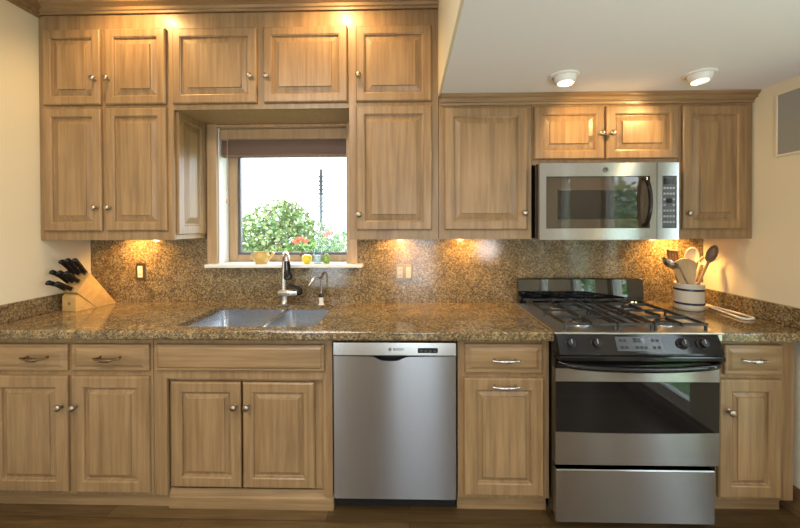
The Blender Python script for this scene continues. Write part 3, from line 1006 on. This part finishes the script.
# grates: left, middle, right
zt = ZC + 0.040
def bar(b, p, q, w=0.009, h=0.012):
    p, q = Vector(p), Vector(q)
    t = (q - p).normalized()
    n = Vector((-t.y, t.x, 0)) * w / 2
    up_ = Vector((0, 0, h))
    b.rings([[p - n - up_ * 0.5, p + n - up_ * 0.5, p + n * 0.7 + up_ * 0.5, p - n * 0.7 + up_ * 0.5], [q - n - up_ * 0.5, q + n - up_ * 0.5, q + n * 0.7 + up_ * 0.5, q - n * 0.7 + up_ * 0.5]])
for (gx0, gx1, cx) in ((rx0 + 0.045, 0.985, 0.870), (0.993, 1.157, None), (1.165, rx1 - 0.045, 1.285)):
    b = MB()
    gy0, gy1 = -0.665, -0.115
    for gx in (gx0 + 0.006, gx1 - 0.006):
        bar(b, (gx, gy0, zt), (gx, gy1, zt))
    for gy in (gy0, (gy0 + gy1) / 2, gy1):
        bar(b, (gx0, gy, zt), (gx1, gy, zt))
    if cx:
        for cy in (-0.245, -0.545):
            for (ux, uy) in ((1, 0), (-1, 0), (0, 1), (0, -1)):
                lim = (gx1 - cx if ux > 0 else cx - gx0) if ux else 0.135
                bar(b, (cx + ux * 0.022, cy + uy * 0.022, zt + 0.003), (cx + ux * lim, cy + uy * lim, zt + 0.001), 0.010, 0.016)
    else:
        for gx in (gx0 + 0.05, gx1 - 0.05):
            bar(b, (gx, gy0, zt), (gx, gy1, zt))
        for gy in (-0.53, -0.25):
            bar(b, (gx0, gy, zt), (gx1, gy, zt))
    for gx in (gx0 + 0.006, gx1 - 0.006):
        for gy in (gy0 + 0.004, (gy0 + gy1) / 2, gy1 - 0.004):
            b.cyl((gx, gy, ZC + 0.0092), (gx, gy, zt), 0.007, 0.006, 8)
    b.build('grate', M['iron'], r)
# control panel
cpn = MB().prism([(-0.655, 0.916), (-0.698, 0.926), (-0.733, 0.850), (-0.735, 0.842), (-0.655, 0.838)], 'yz', 0.690, 1.430).build('control_panel', M['black'], r)
MB().box(0.686, 1.434, -0.742, -0.655, 0.815, 0.8375, 0.005).build('ledge', M['black'], r)
nrm = Vector((0, -0.908, 0.418)).normalized()
def on_panel(x, t, off=0.0):
    p0, p1 = Vector((0, -0.698, 0.926)), Vector((0, -0.733, 0.850))
    q = p0.lerp(p1, t)
    return Vector((x, q.y, q.z)) + nrm * off
for kx in (0.745, 0.862, 1.255, 1.345):
    kn = MB().lathe([(0.026, 0), (0.026, 0.003), (0.020, 0.006), (0.019, 0.020), (0.016, 0.024), (0.001, 0.024)], on_panel(kx, 0.48), nrm, 20)
    kn = kn.build('knob', M['blackm'], cpn, True, 45)
    p0, p1 = on_panel(kx, 0.28, 0.0245), on_panel(kx, 0.52, 0.0245)
    MB().tube([p0, p1], 0.0022, 8).build('pointer', M['keygrey'], kn)
def panel_patch(name, x0, x1, t0, t1, off, mat, parent):
    q = [on_panel(x0, t0, 0.0002), on_panel(x1, t0, 0.0002), on_panel(x1, t1, 0.0002), on_panel(x0, t1, 0.0002)]
    return MB().rings([q, [v + nrm * off for v in q]]).build(name, mat, parent)
dsp = panel_patch('display', 0.955, 1.165, 0.12, 0.88, 0.0012, M['panelgrey'], cpn)
panel_patch('clock', 1.035, 1.088, 0.18, 0.42, 0.0020, M['bglass'], dsp)
for (kx0, kt) in ((0.972, 0.25), (0.990, 0.25), (1.118, 0.25), (1.138, 0.25), (0.972, 0.62), (0.992, 0.62), (1.040, 0.62), (1.060, 0.62), (1.080, 0.62), (1.118, 0.62), (1.140, 0.62)):
    panel_patch('button', kx0, kx0 + 0.013, kt, kt + 0.14, 0.0022, M['blackm'], dsp)
# oven door
ox0, ox1 = 0.687, 1.440
od = MB().grid([ox0, ox0 + 0.008, ox1 - 0.010, ox1], [0.312, 0.470, 0.704, 0.766], {(1, 1)}, 'y', ryf, ryf + 0.038).build('oven_door', M['steel_mid'], r)
# window with a gently bowed lower edge
lo = [(ox0 + 0.004 + (ox1 - ox0 - 0.008) * k / 16, 0.462 - 0.006 * (1 - (2 * k / 16 - 1) ** 2) + 0.006) for k in range(17)]
MB().prism([(ox0 + 0.0005, 0.7035)] + [(ox0 + 0.0005, lo[0][1])] + lo + [(ox1 - 0.0005, lo[-1][1]), (ox1 - 0.0005, 0.7035)], 'xz', ryf - 0.0015, ryf + 0.03).build('window', M['bglass'], od)
MB().box(ox0, ox1, ryf - 0.001, ryf + 0.038, 0.7665, 0.814, 0.002).build('handle_backing', M['black'], od)
b = MB()
pts, rs = [], []
for k in range(25):
    u = -1 + 2 * k / 24
    pts.append((1.063 + u * 0.364, ryf - 0.012 - 0.036 * min(1.0, (1 - abs(u)) * 8) ** 0.6, 0.798 - 0.020 * (1 - u * u)))
    rs.append(0.0135)
b.tube(pts, rs, 12)
b.build('handle', M['black'], od, True, 50)
MB().box(0.697, 1.42, -0.66, -0.655, 0.03, 0.80).build('seal', M['blackm'], r)
MB().box(0.690, 1.424, ryf, ryf + 0.038, 0.036, 0.288, 0.004).build('drawer', M['steel_mid'], r)

# ------------------------------------------------------------------ knife block and knives
O0 = Vector((-1.998, -0.285, ZC + 0.0005))
U = Vector((0.19, 0.98, 0)).normalized()
V = Vector((-0.98, 0.19, 0)).normalized()
def kb(u, v, z):
    return O0 + U * u + V * v + Vector((0, 0, z))
k_ = thing('knife_block', 'slanted beech knife block in the left corner of the counter', 'knife block', kb(0.1, 0.05, 0))
prof_m = [(0.045, 0.0), (0.262, 0.0), (0.082, 0.205), (0.004, 0.108)]
prof_f = [(0.0, 0.0), (0.0435, 0.0), (0.1285, -0.0), ]
# body: upper block, front foot piece with its seam
MB().rings([[kb(u, 0, z) for u, z in ((0.120, 0.0), (0.246, 0.0), (0.082, 0.222), (0.004, 0.116))], [kb(u, 0.108, z) for u, z in ((0.120, 0.0), (0.246, 0.0), (0.082, 0.222), (0.004, 0.116))]]).build('upper_block', M['blockwood'], k_)
ft = MB().rings([[kb(u, 0.002, z) for u, z in ((0.0, 0.0), (0.118, 0.0), (0.012, 0.1), (0.0, 0.086))], [kb(u, 0.106, z) for u, z in ((0.0, 0.0), (0.118, 0.0), (0.012, 0.1), (0.0, 0.086))]]).build('lower_block', M['blockwood'], k_)
MB().lathe([(0.009, 0), (0.009, 0.001), (0.001, 0.001)], kb(-0.0002, 0.052, 0.045), tuple(-U), 16).build('emblem', M['brown'], ft)
sl0, sl1 = Vector((0.004, 0.116)), Vector((0.082, 0.222))
kd2 = Vector((-0.66, 0.75)).normalized()
def knife(t, v, L, wid, label, pos2d=None):
    kd2 = Vector((-0.52 - 0.30 * (1 - t), 0.86 - 0.42 * (1 - t))).normalized()
    s2 = sl0.lerp(sl1, t) if pos2d is None else Vector(pos2d)
    base = kb(s2.x, v, s2.y)
    dirn = (U * kd2.x + Vector((0, 0, kd2.y))).normalized()
    side = V
    thk = dirn.cross(side).normalized()
    th = thing('kitchen_knife', label, 'knife', base)
    def rr(d, w, h, o=0.0):
        return [base + dirn * (d * 1.1 + 0.004) + side * (1.2 * w * math.cos(2 * PI * k / 10)) + thk * (1.2 * h * math.sin(2 * PI * k / 10) + o) for k in range(10)]
    MB().rings([rr(0.001, 0.006, wid * 0.95), rr(0.012, 0.007, wid)]).build('bolster', M['chrome'], th, True)
    MB().rings([rr(0.012, 0.0075, wid * 0.95), rr(0.03, 0.009, wid * 0.85), rr(L * 0.5, 0.010, wid * 0.8, -0.002), rr(L * 0.8, 0.010, wid * 0.95), rr(L * 0.95, 0.010, wid * 1.1, 0.004), rr(L, 0.006, wid * 0.7, 0.005)]).build('handle', M['black'], th, True, 60)
knife(0.90, 0.018, 0.112, 0.013, 'black-handled knife at the top right of the knife block, nearest the backsplash')
knife(0.84, 0.054, 0.122, 0.014, 'black-handled knife in the middle of the top row of the knife block')
knife(0.80, 0.092, 0.120, 0.013, 'black-handled knife at the top left of the knife block, nearest the wall')
knife(0.47, 0.020, 0.100, 0.012, 'black-handled knife on the right of the middle row in the knife block')
knife(0.45, 0.056, 0.110, 0.012, 'black-handled knife in the centre of the middle row in the knife block')
knife(0.42, 0.092, 0.122, 0.012, 'black-handled knife at the left end of the middle row in the knife block')
knife(0.10, 0.030, 0.100, 0.012, 'black-handled knife on the right of the lowest row in the knife block')
knife(0.10, 0.078, 0.112, 0.012, 'black-handled knife on the left of the lowest row in the knife block')

# ------------------------------------------------------------------ outlets, grille
o = thing('wall_outlet', 'ivory wall outlet in a dark plate on the granite under the left cabinet', 'outlet', (-1.815, -0.003, 1.13))
MB().box(-1.850, -1.780, -0.006, -0.0005, 1.072, 1.188, 0.002).build('cover_plate', M['bronze'], o)
dv = MB().box(-1.832, -1.798, -0.009, -0.006, 1.092, 1.168, 0.001).build('receptacle', M['ivory'], o)
b = MB()
for z in (1.112, 1.150):
    b.box(-1.822, -1.819, -0.0096, -0.009, z - 0.006, z + 0.006).box(-1.811, -1.808, -0.0096, -0.009, z - 0.006, z + 0.006)
b.build('slot', M['blackm'], dv)
o = thing('wall_outlet', 'grey double cover plate with outlet and rocker switch on the granite right of the window', 'outlet', (-0.03, -0.003, 1.12))
MB().box(-0.088, 0.026, -0.006, -0.0005, 1.066, 1.181, 0.002).build('cover_plate', M['greyplate'], o)
dv = MB().box(-0.076, -0.042, -0.009, -0.006, 1.088, 1.160, 0.001).build('receptacle', M['ltgrey'], o)
b = MB()
for z in (1.106, 1.142):
    b.box(-0.066, -0.063, -0.0096, -0.009, z - 0.006, z + 0.006).box(-0.055, -0.052, -0.0096, -0.009, z - 0.006, z + 0.006)
b.build('slot', M['blackm'], dv)
MB().prism([(-0.006, 1.088), (-0.012, 1.088), (-0.007, 1.160), (-0.006, 1.160)], 'yz', -0.018, 0.014).build('rocker', M['ltgrey'], o)

o = thing('wall_grille', 'grey rectangular speaker grille in a cream frame high on the right wall', 'grille', (XR, -0.64, 1.95))
gy0, gy1, gz0, gz1 = -0.85, -0.475, 1.798, 2.105
b = MB()
b.box(XR - 0.009, XR - 0.0005, gy0 - 0.012, gy1 + 0.012, gz1, gz1 + 0.012, 0.001).box(XR - 0.009, XR - 0.0005, gy0 - 0.012, gy1 + 0.012, gz0 - 0.012, gz0, 0.001)
b.box(XR - 0.009, XR - 0.0005, gy0 - 0.012, gy0, gz0, gz1, 0.001).box(XR - 0.009, XR - 0.0005, gy1, gy1 + 0.012, gz0, gz1, 0.001)
b.build('frame', M['wall'], o)
MB().box(XR - 0.006, XR - 0.0005, gy0, gy1, gz0, gz1).build('mesh_panel', M['vent'], o)

# ------------------------------------------------------------------ eyeball lamps
for lx, lab in ((0.768, 'white recessed eyeball lamp in the low ceiling, left of the two over the range'), (1.418, 'white recessed eyeball lamp in the low ceiling, right of the two, nearer the right wall')):
    o = thing('recessed_light', lab, 'ceiling light', (lx, -0.60, ZLOW))
    MB().lathe([(0.070, 0.0003), (0.068, 0.006), (0.056, 0.010), (0.052, 0.001)], (lx, -0.60, ZLOW), '-z', 28, False, False).build('trim_ring', M['white'], o, True)
    ax = Vector((0.0, -0.10, -0.99)).normalized()
    c0 = Vector((lx, -0.605, ZLOW + 0.004))
    MB().lathe([(0.046, -0.02), (0.052, 0.005), (0.051, 0.022), (0.045, 0.040), (0.040, 0.046), (0.036, 0.046), (0.034, 0.036)], c0, ax, 24, False, False).build('eyeball', M['white'], o, True)
    MB().lathe([(0.0345, 0.036), (0.001, 0.039)], c0, ax, 24, False, True).build('bulb', M['lampglow'], o)

# ------------------------------------------------------------------ blind
o = thing('window_blind', 'raised brown slat blind with a wooden headrail at the top of the window', 'blind', (-0.85, 0.03, 1.9))
MB().box(WX0 + 0.012, WX1 - 0.012, 0.002, 0.022, 2.020, 2.088, 0.003).build('headrail', M['sashwood'], o)
for k in range(13):
    z = 1.922 + k * 0.0075
    MB().box(WX0 + 0.016, WX1 - 0.016, 0.018, 0.066, z, z + 0.0055, 0.0012).build('slat', M['blind'], o)
MB().box(WX0 + 0.016, WX1 - 0.016, 0.016, 0.068, 1.903, 1.9205, 0.003).build('bottom_rail', M['blind'], o)
b = MB().tube([(-1.222, 0.010, 2.02), (-1.223, 0.008, 1.80), (-1.224, 0.010, 1.62)], 0.0025, 6)
b.tube([(-1.224, 0.010, 1.625), (-1.224, 0.010, 1.60), (-1.224, 0.010, 1.585)], [0.004, 0.009, 0.006], 10)
b.build('cord', M['beige'], o, True)

# ------------------------------------------------------------------ things on the sill
SZ = 1.1855
o = thing('watering_pot', 'small ochre pot with a spout on the window sill, left of the faucet', 'pot', (-0.985, -0.01, SZ))
MB().lathe([(0.034, 0.0), (0.046, 0.012), (0.053, 0.035), (0.052, 0.055), (0.045, 0.072), (0.048, 0.080), (0.044, 0.080), (0.040, 0.070), (0.03, 0.03), (0.001, 0.02)], (-0.985, -0.01, SZ), 'z', 22).build('body', M['ochre'], o, True, 50)
MB().tube([(-0.945, -0.01, SZ + 0.035), (-0.918, -0.012, SZ + 0.05), (-0.900, -0.015, SZ + 0.075)], [0.014, 0.010, 0.011], 10).build('spout', M['ochre'], o, True, 60)
MB().tube([(-1.03, -0.01, SZ + 0.068), (-1.052, -0.01, SZ + 0.062), (-1.055, -0.01, SZ + 0.035), (-1.033, -0.01, SZ + 0.02)], 0.005, 8).build('handle', M['ochre'], o, True, 60)
o = thing('yellow_apple', 'round yellow apple on the window sill beside the glass jar', 'fruit', (-0.683, 0.0, SZ))
MB().lathe([(0.010, 0.0), (0.024, 0.004), (0.033, 0.020), (0.034, 0.036), (0.028, 0.052), (0.014, 0.060), (0.004, 0.055), (0.001, 0.054)], (-0.683, 0.0, SZ), 'z', 20).build('flesh', M['yellow'], o, True, 60)
MB().tube([(-0.683, 0, SZ + 0.053), (-0.681, 0, SZ + 0.063), (-0.678, 0, SZ + 0.069)], 0.0018, 6).build('stem', M['brown'], o)
o = thing('glass_jar', 'clear glass jar on the window sill between the yellow and the green fruit', 'jar', (-0.609, 0.0, SZ))
MB().lathe([(0.024, 0.0), (0.029, 0.006), (0.029, 0.070), (0.023, 0.080), (0.024, 0.096), (0.021, 0.096), (0.020, 0.082), (0.026, 0.070), (0.026, 0.008), (0.001, 0.006)], (-0.609, 0.0, SZ), 'z', 22).build('body', M['jar'], o, True, 50)
MB().lathe([(0.0255, 0.0085), (0.0255, 0.055), (0.001, 0.055)], (-0.609, 0.0, SZ), 'z', 20).build('contents', plain('pale_blue_salts', (0.62, 0.70, 0.74), 0.6), o, True)
o = thing('green_pear', 'small green pear on the window sill at the right end of the row', 'fruit', (-0.550, 0.0, SZ))
MB().lathe([(0.010, 0.0), (0.022, 0.005), (0.027, 0.022), (0.024, 0.040), (0.015, 0.055), (0.010, 0.064), (0.001, 0.067)], (-0.550, 0.0, SZ), 'z', 18).build('flesh', M['green'], o, True, 60)
MB().tube([(-0.550, 0, SZ + 0.065), (-0.548, 0, SZ + 0.074), (-0.544, 0, SZ + 0.080)], 0.0016, 6).build('stem', M['brown'], o)

# ------------------------------------------------------------------ crock and utensils
cx, cy, cz = 1.690, -0.185, ZC + 0.0005
o = thing('utensil_crock', 'cream stoneware crock with two navy bands right of the range', 'crock', (cx, cy, cz))
MB().lathe([(0.068, 0.0), (0.074, 0.004), (0.076, 0.02), (0.076, 0.146), (0.078, 0.150), (0.078, 0.158), (0.074, 0.160), (0.070, 0.156), (0.068, 0.146), (0.068, 0.012), (0.001, 0.010)], (cx, cy, cz), 'z', 40).build('body', M['stone'], o, True, 50)
for z in (0.034, 0.116):
    MB().lathe([(0.0755, z), (0.0768, z + 0.001), (0.0768, z + 0.013), (0.0755, z + 0.014)], (cx, cy, cz), 'z', 40, False, False).build('band', M['navy'], o, True)


def stick(b, p0, p1, r0, r1, flat=1.0):
    return b.tube([p0, Vector(p0).lerp(Vector(p1), 0.5), p1], [r0, (r0 + r1) / 2, r1], 10, flat=flat)


def paddle(b, p0, d, up_n, L, w0, w1, th=0.004):
    d = Vector(d).normalized()
    n = Vector(up_n)
    n = (n - d * n.dot(d)).normalized()
    sdir = d.cross(n)
    rings = []
    for k in range(9):
        t = k / 8
        w = (w0 + (w1 - w0) * min(1, t * 2.2)) * (1 if t < 0.85 else math.sqrt(max(0.05, 1 - ((t - 0.85) / 0.16) ** 2)))
        c = Vector(p0) + d * (L * t)
        rings.append([c - sdir * w - n * th, c + sdir * w - n * th, c + sdir * w + n * th, c - sdir * w + n * th])
    return b.rings(rings)


def spoon_bowl(b, c, d, n, L, w, depth):
    d = Vector(d).normalized()
    n = Vector(n)
    n = (n - d * n.dot(d)).normalized()
    sd = d.cross(n)
    c = Vector(c)
    outer, rings = [], []
    for j in range(6):
        f_ = math.cos(PI / 2 * j / 6)
        h = depth * math.sin(PI / 2 * j / 6)
        rings.append([c + d * (L * f_ * math.cos(2 * PI * k / 16)) + sd * (w * f_ * math.sin(2 * PI * k / 16)) - n * h for k in range(16)])
    inner = []
    for j in range(5, -1, -1):
        f_ = 0.86 * math.cos(PI / 2 * j / 6)
        h = depth * 0.8 * math.sin(PI / 2 * j / 6)
        inner.append([c + d * (L * f_ * math.cos(2 * PI * k / 16)) + sd * (w * f_ * math.sin(2 * PI * k / 16)) - n * h for k in range(16)])
    # outside (rim to bottom) and inside (bottom to rim), joined at the rim
    R = inner + rings
    return b.rings(R, True, True)


FN = (-0.45, -0.85, 0.25)     # towards the camera
bot = Vector((cx, cy, cz + 0.016))
# ladle, leaning left
o = thing('ladle', 'pale metal ladle hanging out over the left rim of the crock', 'ladle', (cx, cy, cz))
p0, p1 = bot + Vector((0.035, -0.030, 0)), Vector((1.588, -0.234, 1.205))
stick(MB(), p0, p1, 0.006, 0.005).build('handle', M['chrome'], o, True)
spoon_bowl(MB(), Vector((1.553, -0.236, 1.218)), (-0.8, -0.1, 0.35), (0.3, -0.35, 0.9), 0.054, 0.050, 0.042).build('bowl', M['chrome'], o, True, 60)
# slotted turner
o = thing('slotted_turner', 'dark brown slotted wooden turner standing upright in the crock', 'spatula', (cx, cy, cz))
p0, p1 = bot + Vector((-0.015, 0.036, 0)), Vector((1.632, -0.146, 1.192))
stick(MB(), p0, p1, 0.006, 0.006).build('handle', M['brownw'], o, True)
b = MB()
d = (p1 - p0).normalized()
for k in range(4):
    off = Vector((-0.027 + 0.018 * k, 0, 0))
    bq = p1 + off
    b.rings([[bq + Vector((-0.006, -0.003, 0)), bq + Vector((0.006, -0.003, 0)), bq + Vector((0.006, 0.003, 0)), bq + Vector((-0.006, 0.003, 0))],
             [bq + d * 0.085 + Vector((-0.006, -0.003, 0)), bq + d * 0.085 + Vector((0.006, -0.003, 0)), bq + d * 0.085 + Vector((0.006, 0.003, 0)), bq + d * 0.085 + Vector((-0.006, 0.003, 0))]])
for t in (0.0, 0.083):
    q = p1 + d * t
    b.box(q.x - 0.034, q.x + 0.034, q.y - 0.0035, q.y + 0.0035, q.z - 0.007, q.z + 0.007, 0.001)
b.build('blade', M['brownw'], o)
# broad pale spatula
o = thing('wooden_spatula', 'broad pale wooden spatula in the middle of the crock', 'spatula', (cx, cy, cz))
p0, p1 = bot + Vector((0, 0.0, 0)), Vector((1.672, -0.192, 1.07))
stick(MB(), p0, p1, 0.008, 0.010).build('handle', M['beige'], o, True)
paddle(MB(), p1, (p1 - p0), FN, 0.165, 0.03, 0.052, 0.004).build('blade', M['beige'], o)
# cream spoon
o = thing('serving_spoon', 'cream serving spoon behind the broad pale spatula in the crock', 'spoon', (cx, cy, cz))
p0, p1 = bot + Vector((-0.01, 0.024, 0)), Vector((1.722, -0.158, 1.20))
stick(MB(), p0, p1, 0.006, 0.006).build('handle', M['cream'], o, True)
spoon_bowl(MB(), p1 + Vector((0.004, -0.002, 0.045)), (0.1, 0.02, 1), FN, 0.055, 0.037, 0.016).build('bowl', M['cream'], o, True, 60)
# brown spoon leaning right
o = thing('wooden_spoon', 'brown wooden spoon leaning right out of the crock', 'spoon', (cx, cy, cz))
p0, p1 = bot + Vector((-0.03, -0.03, 0)), Vector((1.768, -0.230, 1.218))
stick(MB(), p0, p1, 0.007, 0.008).build('handle', M['midw'], o, True)
spoon_bowl(MB(), p1 + Vector((0.016, -0.004, 0.045)), (p1 - p0), FN, 0.056, 0.027, 0.014).build('bowl', M['brownw'], o, True, 60)
# spaghetti fork
o = thing('pasta_server', 'pale pronged pasta server leaning to the right behind the brown spoon', 'pasta server', (cx, cy, cz))
p0, p1 = bot + Vector((0.012, 0.036, 0)), Vector((1.786, -0.146, 1.195))
b = MB()
stick(b, p0, p1, 0.006, 0.006)
b.build('handle', M['cream'], o, True)
b = spoon_bowl(MB(), p1 + Vector((0.024, 0.0, 0.022)), (0.8, 0.1, 0.6), FN, 0.036, 0.024, 0.012)
for k in range(4):
    a = -0.2 + 0.35 * k
    q = p1 + Vector((0.03 + 0.012 * k, -0.002, 0.045 - 0.011 * k))
    b.tube([q, q + Vector((0.022, -0.012, 0.018)), q + Vector((0.028, -0.03, 0.026))], [0.004, 0.0035, 0.002], 8)
b.build('head', M['cream'], o, True, 60)
# loop-shaped tongs
o = thing('kitchen_tongs', 'white loop of tongs lying on the counter beside the crock', 'tongs', (1.84, -0.28, ZC))
zt = ZC + 0.0068
b = MB()
b.tube([(1.862, -0.105, zt), (1.868, -0.20, zt), (1.866, -0.32, zt), (1.858, -0.41, zt), (1.84, -0.435, zt), (1.80, -0.44, zt), (1.782, -0.43, zt), (1.79, -0.38, zt), (1.815, -0.25, zt), (1.842, -0.12, zt)], 0.0062, 10)
b.build('arms', M['whitep'], o, True, 60)
MB().box(1.834, 1.872, -0.125, -0.085, ZC + 0.0005, ZC + 0.014, 0.004, 2).build('hinge', M['whitep'], o, True)

# ------------------------------------------------------------------ outdoors
struct(MB().box(-14, 14, 0.4, 26, -0.5, -0.4).build('ground', M['grass']))
struct(MB().box(2.3, 20, -16, 0.39, -0.5, -0.4).build('ground', M['grass']))


def leaf_cloud(b, c, rad, n, size, seed):
    rnd = random.Random(seed)
    for _ in range(n):
        while True:
            q = Vector((rnd.uniform(-1, 1), rnd.uniform(-1, 1), rnd.uniform(-1, 1)))
            if 0.25 < q.length < 1:
                break
        p_ = Vector((c[0] + q.x * rad[0], c[1] + q.y * rad[1], c[2] + q.z * rad[2]))
        d = Vector((rnd.uniform(-1, 1), rnd.uniform(-1, 1), rnd.uniform(-0.6, 1))).normalized()
        n_ = d.cross(Vector((rnd.uniform(-1, 1), rnd.uniform(-1, 1), rnd.uniform(-1, 1)))).normalized()
        s_ = size * rnd.uniform(0.6, 1.3)
        w = d.cross(n_) * s_ * 0.32
        a = [p_, p_ + d * s_ * 0.45 + w + n_ * s_ * 0.06, p_ + d * s_, p_ + d * s_ * 0.45 - w + n_ * s_ * 0.06]
        vs = [b.bm.verts.new(v) for v in a]
        b.bm.faces.new(vs)
    return b


def shrub(label, x, y, clumps, n, size, mat, seed, tips=0):
    o = thing('garden_shrub', label, 'shrub', (x, y, -0.4), 'shrubs outside the kitchen window')
    rnd = random.Random(seed)
    b = MB()
    for (dx, dy, z, rx, ry, rz) in clumps:
        leaf_cloud(b, (x + dx, y + dy, z), (rx, ry, rz), int(n * rx * rz / 0.12), size, rnd.random())
    b.build('foliage', mat, o)
    b = MB()
    for (dx, dy, z, rx, ry, rz) in clumps:
        b.tube([(x, y, -0.4), (x + dx * 0.5, y + dy * 0.5, z * 0.5 - 0.2), (x + dx, y + dy, z)], [0.02, 0.014, 0.006], 6)
    for k in range(tips):
        (dx, dy, z, rx, ry, rz) = rnd.choice(clumps)
        q = Vector((x + dx, y + dy, z))
        e_ = q + Vector((rnd.uniform(-1, 1) * rx, rnd.uniform(-0.5, 0.5) * ry, rz * rnd.uniform(1.0, 1.45)))
        b.tube([q, q.lerp(e_, 0.6) + Vector((0.02, 0, 0.03)), e_], [0.006, 0.004, 0.0025], 5)
    b.build('branch', M['twig'], o)
    return o


shrub('large rounded green shrub filling the left and middle of the window view', -1.42, 1.45, [(0, 0, 1.33, 0.42, 0.30, 0.38), (-0.34, 0.1, 1.2, 0.36, 0.3, 0.36), (0.36, 0.1, 1.18, 0.34, 0.3, 0.32), (0.0, 0, 0.85, 0.7, 0.35, 0.4), (0.14, 0, 1.5, 0.2, 0.2, 0.2)], 1150, 0.058, M['leaf2'], 3, 40)
sh = shrub('low green shrub with coral flowers at the right of the window view', -0.85, 0.80, [(0, 0, 1.12, 0.24, 0.2, 0.20), (-0.28, 0, 1.06, 0.2, 0.2, 0.2), (0.22, 0.05, 1.15, 0.16, 0.2, 0.24), (0, 0, 0.85, 0.5, 0.25, 0.3)], 1500, 0.05, M['leaf'], 5, 8)
for (fx_, fz) in ((-0.915, 1.325), (-0.865, 1.310), (-0.655, 1.375), (-0.945, 1.30), (-0.69, 1.365)):
    b = MB()
    for k in range(6):
        a = 2 * PI * k / 6
        b.ball((fx_ + 0.02 * math.cos(a), 0.60 + 0.008 * math.sin(a * 2), fz + 0.011 * math.sin(a)), 0.014, 8, 1, 0.7, 0.7)
    b.ball((fx_, 0.59, fz), 0.014, 8)
    b.build('flower', M['petal'], sh, True)
o = MB().tube([(-2.05, 6.0, -0.4), (-2.05, 6.0, 1.2), (-2.05, 6.0, 2.75)], [0.045, 0.042, 0.038], 8)
for k in range(9):
    o.cyl((-2.05, 6.0, 1.75 + 0.1 * k), (-2.05, 6.0, 1.79 + 0.1 * k), 0.06, 0.06, 8)
tag(o.build('utility_pole', plain('weathered_grey_wood', (0.03, 0.03, 0.035), 0.8)), 'thin grey pole rising against the white sky in the window', 'pole')
# a row of yard trees outside the right-hand windows, seen mirrored in the microwave and backguard
o = thing('yard_tree', 'green yard tree mirrored in the microwave door glass', 'tree', (5.8, -9.2, -0.4))
b = leaf_cloud(MB(), (5.8, -9.4, 1.55), (1.2, 1.9, 1.25), 1500, 0.22, 11)
leaf_cloud(b, (5.7, -7.9, 0.9), (1.0, 1.5, 0.9), 750, 0.2, 12)
b.build('foliage', M['leaf'], o)
MB().tube([(5.8, -9.2, -0.4), (5.85, -9.2, 0.8), (5.8, -9.3, 2.0)], [0.14, 0.11, 0.06], 10).build('trunk', M['twig'], o, True)
